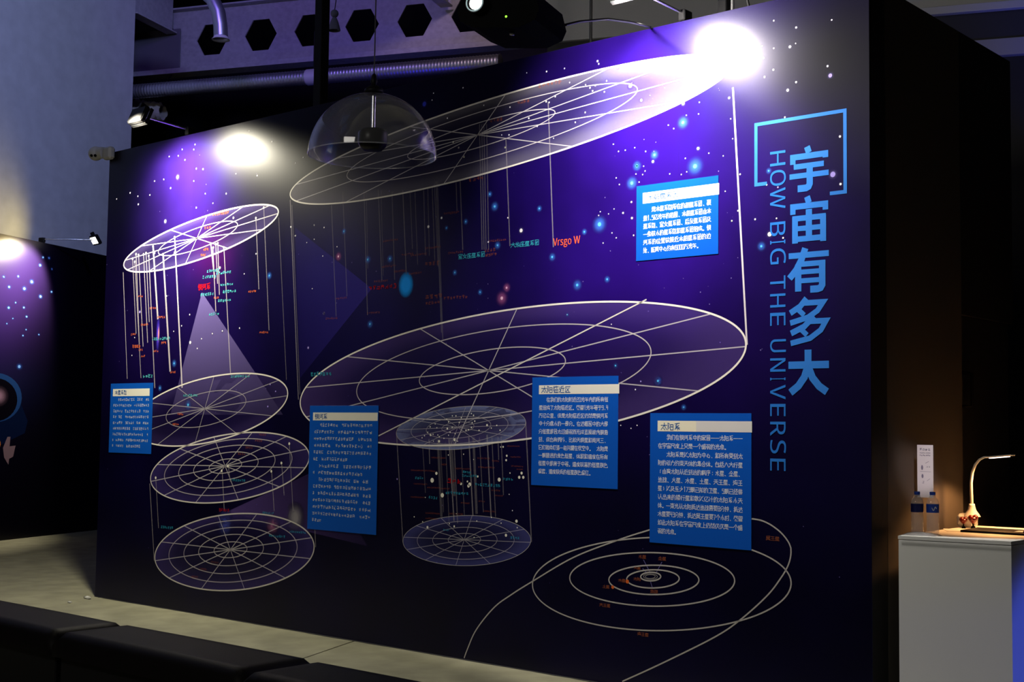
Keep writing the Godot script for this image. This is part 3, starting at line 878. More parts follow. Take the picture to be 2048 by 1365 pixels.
const STARS := [
	[Vector3(-9.601, 4.054, 0.0072), Vector3(-9.791, 4.035, 0.0072), Vector3(-9.617, 4.012, 0.0072), Vector3(-9.847, 3.985, 0.0072), Vector3(-9.987, 3.997, 0.0073), Vector3(-9.746, 3.936, 0.0072), Vector3(-9.572, 3.837, 0.0089), Vector3(-9.474, 3.820, 0.0089), Vector3(-9.848, 3.794, 0.0203), Vector3(-10.060, 3.798, 0.0073), Vector3(-10.203, 3.799, 0.0074), Vector3(-9.603, 3.731, 0.0071), Vector3(-9.950, 3.706, 0.0091), Vector3(-10.592, 3.733, 0.0094), Vector3(-10.814, 3.699, 0.0076), Vector3(-10.453, 3.612, 0.0093), Vector3(-9.556, 3.490, 0.0089), Vector3(-9.431, 3.600, 0.0070), Vector3(-9.133, 3.568, 0.0086), Vector3(-9.316, 3.505, 0.0070), Vector3(-10.016, 3.413, 0.0181), Vector3(-9.024, 3.349, 0.0128), Vector3(-10.271, 3.679, 0.0074), Vector3(-10.463, 3.688, 0.0075), Vector3(-9.004, 3.725, 0.0069), Vector3(-8.717, 3.674, 0.0084), Vector3(-8.532, 3.936, 0.0084), Vector3(-8.224, 3.720, 0.0066), Vector3(-8.131, 3.753, 0.0065), Vector3(-8.840, 4.069, 0.0068), Vector3(-5.159, 3.997, 0.0067), Vector3(-5.004, 3.945, 0.0066), Vector3(-5.780, 4.043, 0.0056), Vector3(-5.603, 4.022, 0.0069), Vector3(-5.447, 4.016, 0.0055), Vector3(-6.379, 4.036, 0.0073), Vector3(-6.675, 4.044, 0.0060), Vector3(-6.689, 3.995, 0.0060), Vector3(-5.402, 3.913, 0.0054), Vector3(-5.093, 3.873, 0.0066), Vector3(-5.267, 3.876, 0.0054), Vector3(-5.230, 3.849, 0.0067), Vector3(-5.186, 3.857, 0.0067), Vector3(-5.208, 3.825, 0.0067), Vector3(-5.111, 3.803, 0.0066), Vector3(-4.902, 3.810, 0.0163), Vector3(-5.524, 3.837, 0.0069), Vector3(-5.602, 3.816, 0.0055), Vector3(-5.577, 3.805, 0.0069), Vector3(-5.756, 3.723, 0.0077), Vector3(-6.530, 3.837, 0.0074), Vector3(-6.175, 3.877, 0.0057), Vector3(-5.929, 3.826, 0.0071), Vector3(-5.350, 3.636, 0.0067), Vector3(-5.268, 3.690, 0.0067), Vector3(-5.535, 3.554, 0.0055), Vector3(-6.002, 3.641, 0.0057), Vector3(-5.934, 3.632, 0.0070), Vector3(-5.680, 3.655, 0.0055), Vector3(-6.472, 3.655, 0.0058), Vector3(-6.413, 3.606, 0.0073), Vector3(-5.970, 3.552, 0.0070), Vector3(-6.357, 3.535, 0.0072), Vector3(-6.572, 3.113, 0.0109), Vector3(-6.704, 3.061, 0.0132), Vector3(-5.813, 2.953, 0.0172), Vector3(-5.935, 3.052, 0.0070), Vector3(-4.953, 2.989, 0.0078), Vector3(-4.888, 3.053, 0.0077), Vector3(-4.883, 2.949, 0.0096), Vector3(-4.816, 3.701, 0.0104), Vector3(-4.723, 3.294, 0.0109), Vector3(-4.387, 3.333, 0.0118), Vector3(-4.480, 3.284, 0.0050), Vector3(-4.090, 3.138, 0.0067), Vector3(-4.104, 2.919, 0.0066), Vector3(-4.147, 2.862, 0.0067), Vector3(-4.498, 3.630, 0.0126), Vector3(-4.167, 3.614, 0.0092), Vector3(-4.193, 3.046, 0.0049), Vector3(-4.208, 3.264, 0.0049), Vector3(-4.829, 3.175, 0.0051), Vector3(-4.470, 3.198, 0.0050), Vector3(-4.509, 3.186, 0.0050), Vector3(-4.595, 3.200, 0.0050), Vector3(-4.156, 3.484, 0.0049), Vector3(-4.142, 3.360, 0.0049), Vector3(-4.865, 3.401, 0.0052), Vector3(-4.939, 3.394, 0.0052), Vector3(-4.780, 3.366, 0.0051), Vector3(-4.608, 3.510, 0.0051), Vector3(-4.567, 3.483, 0.0051), Vector3(-4.474, 3.553, 0.0050), Vector3(-4.385, 3.548, 0.0050), Vector3(-4.310, 3.294, 0.0049), Vector3(-4.795, 3.273, 0.0051), Vector3(-4.783, 3.241, 0.0051), Vector3(-4.802, 3.220, 0.0051), Vector3(-4.854, 3.230, 0.0052), Vector3(-5.010, 3.223, 0.0052), Vector3(-4.984, 3.177, 0.0052), Vector3(-5.034, 3.446, 0.0052), Vector3(-4.993, 3.394, 0.0052), Vector3(-4.379, 3.620, 0.0050), Vector3(-4.080, 4.031, 0.0061), Vector3(-3.862, 4.030, 0.0060), Vector3(-3.714, 3.960, 0.0077), Vector3(-3.487, 3.960, 0.0058), Vector3(-3.755, 3.853, 0.0101), Vector3(-3.718, 3.866, 0.0048), Vector3(-3.941, 3.892, 0.0048), Vector3(-3.862, 3.864, 0.0060), Vector3(-3.931, 3.818, 0.0079), Vector3(-3.865, 3.735, 0.0072), Vector3(-3.924, 3.702, 0.0078), Vector3(-3.715, 3.636, 0.0077), Vector3(-3.770, 3.597, 0.0107), Vector3(-3.514, 3.696, 0.0076), Vector3(-3.438, 3.277, 0.0086), Vector3(-3.436, 3.004, 0.0091), Vector3(-3.789, 3.439, 0.0065), Vector3(-3.910, 3.054, 0.0065), Vector3(-3.890, 2.758, 0.0166), Vector3(-3.844, 2.848, 0.0059), Vector3(-3.801, 2.729, 0.0070), Vector3(-3.987, 2.856, 0.0072), Vector3(-4.147, 2.862, 0.0048), Vector3(-6.114, 2.899, 0.0077), Vector3(-5.111, 2.808, 0.0052), Vector3(-5.040, 2.868, 0.0052), Vector3(-5.006, 2.833, 0.0052), Vector3(-4.869, 2.837, 0.0064), Vector3(-5.149, 2.992, 0.0053), Vector3(-5.136, 3.015, 0.0046), Vector3(-5.069, 2.994, 0.0046), Vector3(-5.025, 3.022, 0.0046), Vector3(-8.264, 3.202, 0.0090), Vector3(-8.203, 3.125, 0.0081), Vector3(-7.977, 3.191, 0.0072), Vector3(-7.857, 3.160, 0.0072), Vector3(-7.699, 2.995, 0.0063), Vector3(-7.865, 2.935, 0.0063), Vector3(-8.062, 3.058, 0.0056), Vector3(-7.982, 2.684, 0.0056), Vector3(-9.586, 2.311, 0.0174), Vector3(-9.606, 2.555, 0.0088), Vector3(-9.959, 2.738, 0.0081), Vector3(-9.837, 2.418, 0.0071), Vector3(-9.721, 2.462, 0.0079), Vector3(-9.272, 2.376, 0.0086), Vector3(-9.133, 2.394, 0.0093), Vector3(-9.424, 2.338, 0.0078), Vector3(-9.481, 2.256, 0.0087), Vector3(-8.899, 2.408, 0.0084), Vector3(-8.855, 2.861, 0.0067), Vector3(-8.207, 3.125, 0.0073), Vector3(-9.192, 2.936, 0.0138), Vector3(-8.704, 3.018, 0.0084), Vector3(-10.477, 2.222, 0.0073), Vector3(-10.442, 2.384, 0.0073), Vector3(-7.976, 3.188, 0.0064), Vector3(-7.972, 3.077, 0.0056), Vector3(-5.320, 2.547, 0.0003), Vector3(-4.847, 1.856, 0.0063), Vector3(-5.039, 2.277, 0.0052), Vector3(-5.403, 2.356, 0.0046), Vector3(-4.833, 1.631, 0.0050), Vector3(-4.879, 1.612, 0.0050), Vector3(-4.959, 1.630, 0.0051), Vector3(-5.890, 1.155, 0.0047), Vector3(-5.859, 1.047, 0.0054)],
	[Vector3(-6.106, 3.236, 0.0071), Vector3(-6.059, 3.144, 0.0106), Vector3(-5.653, 3.088, 0.0068), Vector3(-6.333, 3.063, 0.0072), Vector3(-4.847, 3.283, 0.0097), Vector3(-4.886, 3.175, 0.0129), Vector3(-5.142, 2.933, 0.0164), Vector3(-5.266, 2.895, 0.0066), Vector3(-4.499, 3.511, 0.0126), Vector3(-4.712, 3.335, 0.0096), Vector3(-4.847, 3.280, 0.0097), Vector3(-4.409, 3.225, 0.0171), Vector3(-3.896, 3.135, 0.0060), Vector3(-3.945, 2.692, 0.0089), Vector3(-5.536, 2.749, 0.0088), Vector3(-5.321, 2.547, 0.0112), Vector3(-5.076, 2.569, 0.0071), Vector3(-6.432, 2.706, 0.0072), Vector3(-6.185, 2.551, 0.0070), Vector3(-6.027, 2.868, 0.0091), Vector3(-5.401, 2.355, 0.0053), Vector3(-7.622, 3.109, 0.0078), Vector3(-7.345, 2.868, 0.0100), Vector3(-7.102, 2.856, 0.0098), Vector3(-7.306, 2.374, 0.0099), Vector3(-6.522, 3.035, 0.0058), Vector3(-8.523, 2.824, 0.0099), Vector3(-9.816, 2.134, 0.0106), Vector3(-9.591, 1.769, 0.0147), Vector3(-10.020, 1.919, 0.0089), Vector3(-4.676, 1.908, 0.0093), Vector3(-5.004, 2.010, 0.0064), Vector3(-4.485, 1.744, 0.0061)],
	[Vector3(-5.169, 4.017, 0.0087), Vector3(-3.497, 3.638, 0.0145), Vector3(-3.483, 3.065, 0.0201), Vector3(-3.835, 3.031, 0.0065), Vector3(-7.837, 2.481, 0.0118), Vector3(-10.372, 2.616, 0.0137), Vector3(-8.014, 2.217, 0.0119), Vector3(-7.835, 2.482, 0.0118), Vector3(-8.477, 1.933, 0.0081), Vector3(-8.405, 1.876, 0.0081), Vector3(-8.500, 1.754, 0.0097), Vector3(-4.806, 1.907, 0.0063), Vector3(-6.981, 1.220, 0.0073)],
	[Vector3(-6.768, 3.978, 0.0225)],
	[Vector3(-5.938, 2.567, 0.0104), Vector3(-5.981, 2.497, 0.0153), Vector3(-7.681, 2.917, 0.0110)],
]
const DOTS := {
	"G": [Vector3(-6.581, 1.275, 0.0114), Vector3(-6.622, 1.224, 0.0172), Vector3(-6.519, 1.122, 0.0159), Vector3(-6.339, 1.210, 0.0095), Vector3(-6.278, 1.228, 0.0067), Vector3(-6.256, 1.209, 0.0134), Vector3(-6.267, 1.197, 0.0112), Vector3(-6.181, 1.266, 0.0072), Vector3(-5.982, 1.251, 0.0137), Vector3(-5.885, 1.299, 0.0049), Vector3(-5.781, 1.302, 0.0097), Vector3(-5.802, 1.273, 0.0103), Vector3(-5.766, 1.274, 0.0102), Vector3(-5.950, 1.475, 0.0066), Vector3(-5.972, 1.474, 0.0044), Vector3(-5.916, 1.415, 0.0077), Vector3(-5.921, 1.385, 0.0077), Vector3(-6.661, 0.888, 0.0097), Vector3(-6.398, 0.910, 0.0073), Vector3(-5.821, 0.978, 0.0108), Vector3(-5.914, 0.878, 0.0103), Vector3(-6.710, 0.924, 0.0046), Vector3(-6.797, 0.955, 0.0046), Vector3(-5.959, 0.957, 0.0044), Vector3(-6.048, 0.991, 0.0044), Vector3(-6.184, 0.959, 0.0044), Vector3(-5.814, 0.935, 0.0048), Vector3(-6.207, 0.845, 0.0044), Vector3(-6.445, 0.926, 0.0045), Vector3(-6.318, 1.417, 0.0045), Vector3(-6.466, 1.408, 0.0045), Vector3(-6.223, 1.382, 0.0034), Vector3(-6.379, 0.999, 0.0034), Vector3(-6.688, 1.099, 0.0040), Vector3(-6.433, 1.685, 0.0048), Vector3(-6.398, 1.685, 0.0053), Vector3(-6.346, 1.673, 0.0053), Vector3(-6.488, 1.661, 0.0048), Vector3(-6.469, 1.642, 0.0053), Vector3(-6.365, 1.639, 0.0058), Vector3(-6.601, 1.627, 0.0044), Vector3(-6.651, 1.605, 0.0049), Vector3(-6.584, 1.599, 0.0044), Vector3(-6.675, 1.566, 0.0049), Vector3(-6.707, 1.541, 0.0049), Vector3(-6.731, 1.526, 0.0049), Vector3(-6.645, 1.547, 0.0083), Vector3(-6.621, 1.552, 0.0049), Vector3(-6.573, 1.548, 0.0044), Vector3(-6.559, 1.536, 0.0049), Vector3(-6.512, 1.525, 0.0048), Vector3(-6.616, 1.503, 0.0039), Vector3(-6.560, 1.503, 0.0097), Vector3(-6.408, 1.517, 0.0106), Vector3(-6.452, 1.569, 0.0048), Vector3(-6.467, 1.548, 0.0043), Vector3(-6.403, 1.559, 0.0048), Vector3(-6.480, 1.595, 0.0077), Vector3(-6.433, 1.604, 0.0053), Vector3(-6.250, 1.702, 0.0048), Vector3(-6.229, 1.689, 0.0057), Vector3(-6.217, 1.649, 0.0057), Vector3(-6.241, 1.638, 0.0052), Vector3(-6.248, 1.605, 0.0057), Vector3(-6.276, 1.589, 0.0052), Vector3(-6.299, 1.584, 0.0053), Vector3(-6.101, 1.622, 0.0080), Vector3(-6.011, 1.621, 0.0052), Vector3(-6.061, 1.602, 0.0047), Vector3(-6.175, 1.585, 0.0057), Vector3(-5.980, 1.588, 0.0056), Vector3(-6.378, 1.507, 0.0043)],
	"A": [Vector3(-10.463, 3.152, 0.0120), Vector3(-10.422, 3.141, 0.0120), Vector3(-10.342, 3.140, 0.0120), Vector3(-10.303, 3.149, 0.0119), Vector3(-10.517, 3.114, 0.0121), Vector3(-10.479, 3.082, 0.0120), Vector3(-10.258, 3.121, 0.0119), Vector3(-10.195, 3.202, 0.0119), Vector3(-10.169, 3.140, 0.0119), Vector3(-10.035, 3.118, 0.0118), Vector3(-9.865, 3.257, 0.0117), Vector3(-9.858, 3.119, 0.0116), Vector3(-9.330, 3.150, 0.0113), Vector3(-9.294, 3.118, 0.0113), Vector3(-9.260, 3.144, 0.0113), Vector3(-9.231, 3.149, 0.0112), Vector3(-9.144, 3.106, 0.0112), Vector3(-8.719, 3.318, 0.0109), Vector3(-8.619, 3.395, 0.0109)],
	"C": [Vector3(-10.042, 1.125, 0.0124), Vector3(-9.089, 1.216, 0.0118), Vector3(-9.006, 1.257, 0.0117), Vector3(-8.434, 1.232, 0.0113), Vector3(-8.310, 1.302, 0.0112), Vector3(-8.218, 1.458, 0.0112)],
	"E": [Vector3(-6.413, 3.606, 0.0073), Vector3(-5.969, 3.550, 0.0070), Vector3(-5.603, 3.815, 0.0069), Vector3(-6.359, 3.532, 0.0072), Vector3(-6.468, 3.654, 0.0073)],
}
const CAPTIONS := {
	"A": [[Vector2(-9.202, 3.404), Vector2(0.235, 0.022), 0, ""], [Vector2(-9.384, 3.300), Vector2(0.100, 0.021), 0, ""], [Vector2(-9.401, 3.111), Vector2(0.076, 0.021), 0, ""], [Vector2(-9.435, 3.065), Vector2(0.076, 0.021), 0, ""], [Vector2(-10.369, 2.759), Vector2(0.076, 0.017), 0, ""], [Vector2(-10.169, 2.640), Vector2(0.098, 0.017), 0, ""], [Vector2(-10.035, 2.553), Vector2(0.129, 0.017), 0, ""], [Vector2(-10.292, 2.497), Vector2(0.115, 0.017), 0, ""], [Vector2(-10.466, 2.413), Vector2(0.081, 0.017), 0, ""], [Vector2(-10.410, 2.303), Vector2(0.134, 0.027), 0, ""], [Vector2(-10.339, 2.269), Vector2(0.067, 0.017), 0, ""], [Vector2(-10.299, 2.211), Vector2(0.066, 0.017), 0, ""], [Vector2(-10.100, 2.250), Vector2(0.078, 0.017), 0, ""], [Vector2(-9.984, 2.321), Vector2(0.077, 0.017), 0, ""], [Vector2(-9.829, 2.058), Vector2(0.084, 0.017), 0, ""], [Vector2(-8.741, 2.707), Vector2(0.111, 0.016), 0, ""], [Vector2(-8.575, 2.360), Vector2(0.119, 0.016), 0, ""], [Vector2(-9.233, 2.682), Vector2(0.078, 0.016), 0, ""], [Vector2(-9.289, 2.919), Vector2(0.178, 0.022), 1, ""], [Vector2(-9.136, 2.891), Vector2(0.213, 0.022), 1, ""], [Vector2(-9.340, 2.869), Vector2(0.199, 0.022), 1, ""], [Vector2(-9.093, 2.787), Vector2(0.183, 0.021), 1, ""], [Vector2(-9.051, 2.725), Vector2(0.192, 0.023), 1, ""], [Vector2(-9.363, 2.717), Vector2(0.189, 0.024), 1, ""], [Vector2(-9.115, 2.652), Vector2(0.184, 0.021), 1, ""], [Vector2(-9.256, 2.543), Vector2(0.147, 0.021), 1, ""], [Vector2(-10.029, 2.359), Vector2(0.279, 0.023), 1, ""], [Vector2(-10.212, 2.028), Vector2(0.157, 0.025), 1, ""], [Vector2(-9.406, 2.788), Vector2(0.180, 0.046), 2, "银河系"], [Vector2(-8.874, 2.005), Vector2(0.256, 0.019), 1, ""], [Vector2(-9.563, 1.851), Vector2(0.213, 0.018), 1, ""], [Vector2(-9.700, 1.689), Vector2(0.092, 0.016), 0, ""], [Vector2(-9.766, 1.600), Vector2(0.098, 0.016), 0, ""]],
	"C": [[Vector2(-8.861, 1.145), Vector2(0.188, 0.019), 1, ""], [Vector2(-8.556, 1.525), Vector2(0.096, 0.017), 3, ""], [Vector2(-8.607, 1.474), Vector2(0.097, 0.017), 3, ""], [Vector2(-8.730, 1.418), Vector2(0.098, 0.017), 3, ""], [Vector2(-8.826, 1.361), Vector2(0.099, 0.017), 3, ""], [Vector2(-9.850, 0.700), Vector2(0.186, 0.020), 1, ""], [Vector2(-8.344, 0.719), Vector2(0.207, 0.018), 1, ""], [Vector2(-8.090, 0.767), Vector2(0.201, 0.016), 1, ""], [Vector2(-8.461, 0.897), Vector2(0.147, 0.014), 1, ""], [Vector2(-9.040, 0.891), Vector2(0.147, 0.023), 2, ""], [Vector2(-9.151, 0.451), Vector2(0.103, 0.015), 3, ""], [Vector2(-9.310, 0.380), Vector2(0.105, 0.015), 3, ""], [Vector2(-9.424, 0.308), Vector2(0.106, 0.016), 3, ""]],
	"E": [[Vector2(-6.271, 2.817), Vector2(0.259, 0.030), 1, "室女座星系团"], [Vector2(-5.778, 2.859), Vector2(0.258, 0.030), 1, "大熊座星系团"], [Vector2(-7.854, 2.007), Vector2(0.250, 0.027), 1, ""], [Vector2(-7.175, 2.648), Vector2(0.311, 0.031), 2, ""], [Vector2(-7.102, 2.994), Vector2(0.166, 0.014), 3, ""], [Vector2(-7.114, 2.801), Vector2(0.154, 0.014), 3, ""], [Vector2(-6.996, 2.755), Vector2(0.128, 0.014), 3, ""], [Vector2(-6.833, 2.728), Vector2(0.137, 0.014), 3, ""], [Vector2(-6.918, 2.876), Vector2(0.127, 0.014), 3, ""], [Vector2(-6.797, 2.863), Vector2(0.171, 0.014), 3, ""], [Vector2(-6.652, 2.904), Vector2(0.167, 0.014), 3, ""], [Vector2(-6.475, 3.140), Vector2(0.153, 0.014), 3, ""], [Vector2(-6.426, 2.850), Vector2(0.151, 0.014), 3, ""], [Vector2(-6.660, 2.788), Vector2(0.156, 0.025), 3, ""], [Vector2(-6.638, 2.547), Vector2(0.178, 0.030), 3, ""], [Vector2(-6.648, 2.500), Vector2(0.145, 0.020), 3, ""], [Vector2(-6.419, 2.527), Vector2(0.237, 0.020), 3, ""], [Vector2(-7.635, 2.590), Vector2(0.127, 0.015), 3, ""], [Vector2(-7.745, 2.438), Vector2(0.142, 0.015), 3, ""], [Vector2(-7.272, 2.458), Vector2(0.145, 0.014), 3, ""], [Vector2(-7.195, 2.694), Vector2(0.156, 0.014), 3, ""], [Vector2(-6.027, 2.903), Vector2(0.163, 0.013), 3, ""], [Vector2(-6.098, 2.840), Vector2(0.113, 0.019), 3, ""], [Vector2(-6.087, 2.808), Vector2(0.113, 0.019), 3, ""], [Vector2(-5.573, 3.931), Vector2(0.212, 0.026), 3, ""], [Vector2(-5.808, 3.846), Vector2(0.121, 0.021), 3, ""], [Vector2(-6.057, 3.753), Vector2(0.125, 0.021), 3, ""], [Vector2(-6.238, 3.359), Vector2(0.151, 0.024), 3, ""]],
	"G": [[Vector2(-6.752, 1.236), Vector2(0.090, 0.017), 1, ""], [Vector2(-6.611, 1.101), Vector2(0.088, 0.017), 1, ""], [Vector2(-6.378, 1.142), Vector2(0.226, 0.017), 1, ""], [Vector2(-6.090, 1.209), Vector2(0.239, 0.017), 1, ""], [Vector2(-6.285, 1.292), Vector2(0.085, 0.015), 1, ""], [Vector2(-6.280, 1.266), Vector2(0.100, 0.015), 1, ""], [Vector2(-6.219, 1.268), Vector2(0.069, 0.016), 1, ""], [Vector2(-5.903, 1.257), Vector2(0.095, 0.017), 1, ""], [Vector2(-6.474, 0.880), Vector2(0.063, 0.013), 1, ""], [Vector2(-5.834, 0.865), Vector2(0.086, 0.015), 1, ""], [Vector2(-6.404, 1.228), Vector2(0.148, 0.031), 2, ""], [Vector2(-6.717, 1.290), Vector2(0.245, 0.010), 3, ""], [Vector2(-6.565, 1.386), Vector2(0.144, 0.010), 3, ""], [Vector2(-6.508, 1.339), Vector2(0.056, 0.010), 3, ""], [Vector2(-6.328, 1.315), Vector2(0.155, 0.010), 3, ""], [Vector2(-6.131, 1.393), Vector2(0.120, 0.010), 3, ""], [Vector2(-6.100, 1.331), Vector2(0.157, 0.010), 3, ""], [Vector2(-6.019, 1.377), Vector2(0.067, 0.010), 3, ""], [Vector2(-6.739, 1.193), Vector2(0.139, 0.010), 3, ""], [Vector2(-6.560, 1.171), Vector2(0.224, 0.010), 3, ""], [Vector2(-6.769, 1.097), Vector2(0.140, 0.010), 3, ""], [Vector2(-6.612, 0.989), Vector2(0.145, 0.010), 3, ""], [Vector2(-6.619, 0.952), Vector2(0.129, 0.010), 3, ""], [Vector2(-6.383, 0.998), Vector2(0.140, 0.010), 3, ""], [Vector2(-6.064, 1.031), Vector2(0.119, 0.010), 3, ""], [Vector2(-6.296, 1.078), Vector2(0.085, 0.010), 3, ""], [Vector2(-6.140, 1.097), Vector2(0.060, 0.010), 3, ""], [Vector2(-6.011, 1.177), Vector2(0.081, 0.010), 3, ""], [Vector2(-5.981, 1.142), Vector2(0.073, 0.009), 3, ""], [Vector2(-5.859, 1.482), Vector2(0.116, 0.009), 3, ""], [Vector2(-5.836, 1.409), Vector2(0.094, 0.009), 3, ""], [Vector2(-5.821, 1.347), Vector2(0.108, 0.009), 3, ""], [Vector2(-5.799, 1.326), Vector2(0.057, 0.009), 3, ""]],
}
const PLANETS := [[Vector2(-4.786, 0.816), Vector2(0.060, 0.023), "水星"], [Vector2(-4.637, 0.816), Vector2(0.059, 0.023), "金星"], [Vector2(-4.824, 0.743), Vector2(0.053, 0.016), "火星"], [Vector2(-4.824, 0.676), Vector2(0.056, 0.021), "太阳"], [Vector2(-4.941, 0.657), Vector2(0.057, 0.022), "木星"], [Vector2(-5.065, 0.608), Vector2(0.058, 0.021), "土星"], [Vector2(-4.696, 0.612), Vector2(0.059, 0.022), "地球"], [Vector2(-5.073, 0.490), Vector2(0.088, 0.022), "天王星"], [Vector2(-4.777, 0.341), Vector2(0.086, 0.023), "海王星"], [Vector2(-3.870, 0.988), Vector2(0.089, 0.026), "冥王星"]]
const PLANET_DOTS := [Vector3(-4.899, 0.654, 0.0126), Vector3(-5.012, 0.609, 0.0111)]
const POINTERS := [[Vector2(-4.777, 0.797), Vector2(-4.726, 0.723)], [Vector2(-4.639, 0.794), Vector2(-4.683, 0.723)], [Vector2(-4.725, 0.673), Vector2(-4.708, 0.628)], [Vector2(-4.783, 0.744), Vector2(-4.750, 0.718)]]
const LONG_SPOKE := [Vector2(-4.766, 2.422), Vector2(-7.190, 1.533)]
const CONES := [[Vector2(-9.438, 2.741), Vector2(-9.849, 1.684), Vector2(-8.306, 1.688)], [Vector2(-7.293, 2.642), Vector2(-8.107, 1.977), Vector2(-8.213, 3.194)], [Vector2(-9.016, 0.875), Vector2(-7.842, 1.271), Vector2(-7.285, 0.712)]]
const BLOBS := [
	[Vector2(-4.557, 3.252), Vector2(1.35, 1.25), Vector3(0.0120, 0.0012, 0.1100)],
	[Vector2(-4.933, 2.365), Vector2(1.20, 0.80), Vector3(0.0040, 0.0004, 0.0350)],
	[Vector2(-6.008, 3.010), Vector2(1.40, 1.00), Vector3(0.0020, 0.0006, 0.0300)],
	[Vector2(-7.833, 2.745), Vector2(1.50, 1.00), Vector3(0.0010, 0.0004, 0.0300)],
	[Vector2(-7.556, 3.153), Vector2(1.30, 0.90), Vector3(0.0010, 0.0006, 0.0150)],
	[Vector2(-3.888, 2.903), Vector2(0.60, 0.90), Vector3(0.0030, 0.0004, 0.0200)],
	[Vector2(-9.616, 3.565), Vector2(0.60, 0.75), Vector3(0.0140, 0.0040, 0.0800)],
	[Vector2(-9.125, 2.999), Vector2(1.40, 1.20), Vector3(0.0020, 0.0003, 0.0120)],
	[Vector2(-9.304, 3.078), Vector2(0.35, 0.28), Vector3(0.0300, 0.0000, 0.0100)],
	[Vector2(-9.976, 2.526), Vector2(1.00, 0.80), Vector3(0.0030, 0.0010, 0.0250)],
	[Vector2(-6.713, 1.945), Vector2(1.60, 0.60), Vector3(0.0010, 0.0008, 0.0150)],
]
const VOIDS := [
	[Vector2(-3.499, 3.758), Vector2(0.75, 0.65), 0.92],
	[Vector2(-10.835, 3.836), Vector2(0.35, 0.90), 0.85],
	[Vector2(-8.232, 3.705), Vector2(0.75, 0.55), 0.85],
	[Vector2(-6.025, 3.963), Vector2(1.00, 0.35), 0.50],
]
const PANELS := {
	"supercluster": {"box": Rect2(-4.847, 2.670, 0.607, 0.479), "bar": Rect2(-4.798, 3.032, 0.563, 0.069), "head": Rect2(-4.765, 3.049, 0.239, 0.036), "text": Vector4(-4.793, -4.291, 2.990, 0.0512), "em": 0.0353, "seam": 0.000},
	"solar": {"box": Rect2(-4.731, 0.909, 0.721, 0.799), "bar": Rect2(-4.675, 1.596, 0.669, 0.065), "head": Rect2(-4.652, 1.604, 0.147, 0.044), "text": Vector4(-4.671, -4.068, 1.560, 0.0523), "em": 0.0340, "seam": -4.393},
	"neighbourhood": {"box": Rect2(-5.695, 1.226, 0.716, 0.719), "bar": Rect2(-5.636, 1.832, 0.665, 0.060), "head": Rect2(-5.616, 1.841, 0.250, 0.045), "text": Vector4(-5.634, -5.057, 1.796, 0.0527), "em": 0.0333, "seam": 0.000},
	"galaxy": {"box": Rect2(-7.974, 0.800, 0.782, 0.959), "bar": Rect2(-7.935, 1.645, 0.736, 0.061), "head": Rect2(-7.913, 1.655, 0.149, 0.043), "text": Vector4(-7.921, -7.255, 1.609, 0.0526), "em": 0.0352, "seam": 0.000},
	"group": {"box": Rect2(-10.805, 1.333, 0.682, 0.635), "bar": Rect2(-10.765, 1.851, 0.591, 0.067), "head": Rect2(-10.733, 1.865, 0.195, 0.042), "text": Vector4(-10.753, -10.174, 1.819, 0.0527), "em": 0.0345, "seam": 0.000},
}
const BRACKET := [Vector2(-3.992, 3.433), Vector2(-3.397, 2.947)]  # top left, bottom right; left side ends at 3.057; tails -3.908 -3.502
const HANZI := [Rect2(-3.758, 2.987, 0.249, 0.257), Rect2(-3.758, 2.689, 0.248, 0.264), Rect2(-3.767, 2.404, 0.260, 0.253), Rect2(-3.765, 2.106, 0.249, 0.261), Rect2(-3.767, 1.820, 0.256, 0.252)]
const LATIN := [["H", 3.245, 3.159], ["O", 3.132, 3.040], ["W", 3.026, 2.903], ["B", 2.826, 2.744], ["I", 2.718, 2.696], ["G", 2.669, 2.578], ["T", 2.509, 2.430], ["H", 2.404, 2.325], ["E", 2.293, 2.218], ["U", 2.138, 2.063], ["N", 2.028, 1.950], ["I", 1.915, 1.900], ["V", 1.874, 1.789], ["E", 1.763, 1.692], ["R", 1.660, 1.578], ["S", 1.553, 1.477], ["E", 1.447, 1.377]]  # cap height from x -3.886 to -3.786
const G_BLUE := Vector2(-6.927, 2.649)
const G_JET := Vector2(-10.077, 2.405)
const G_SWIRL := Vector2(-9.026, 0.788)
const G_WHITE := Vector2(-8.128, 0.878)
const G_PINK := Vector2(-8.404, 0.807)
const VRSGO := Vector2(-5.424, 2.826)
const LEFT_STARS := [Vector3(14.607, 3.570, 0.0122), Vector3(14.894, 3.610, 0.0124), Vector3(15.176, 3.566, 0.0189), Vector3(14.719, 3.444, 0.0160), Vector3(15.029, 3.454, 0.0187), Vector3(15.373, 3.378, 0.0165), Vector3(15.398, 3.940, 0.0128), Vector3(15.525, 3.946, 0.0154), Vector3(15.342, 3.820, 0.0127), Vector3(15.597, 3.792, 0.0103), Vector3(15.609, 3.469, 0.0129), Vector3(14.726, 3.160, 0.0160), Vector3(15.033, 3.191, 0.0125), Vector3(15.097, 3.069, 0.0125), Vector3(14.861, 3.243, 0.0099), Vector3(14.818, 3.020, 0.0086), Vector3(14.985, 2.367, 0.0224), Vector3(15.096, 2.887, 0.0088), Vector3(15.036, 2.801, 0.0100), Vector3(15.368, 2.838, 0.0089), Vector3(14.702, 2.940, 0.0092), Vector3(14.604, 3.571, 0.0122), Vector3(15.596, 3.800, 0.0097)]
const DOME := Vector3(-5.698, 3.205, -5.262)
const PROJ := Vector3(-3.880, 3.458, -4.431)
const CABLE_CURVE := [Vector3(-3.772, 3.480, -4.682), Vector3(-3.830, 3.553, -4.865), Vector3(-4.026, 3.722, -5.343), Vector3(-4.286, 3.894, -5.899), Vector3(-4.753, 4.165, -6.760)]
const WIRE := Vector3(-6.333, 4.469, -8.185)
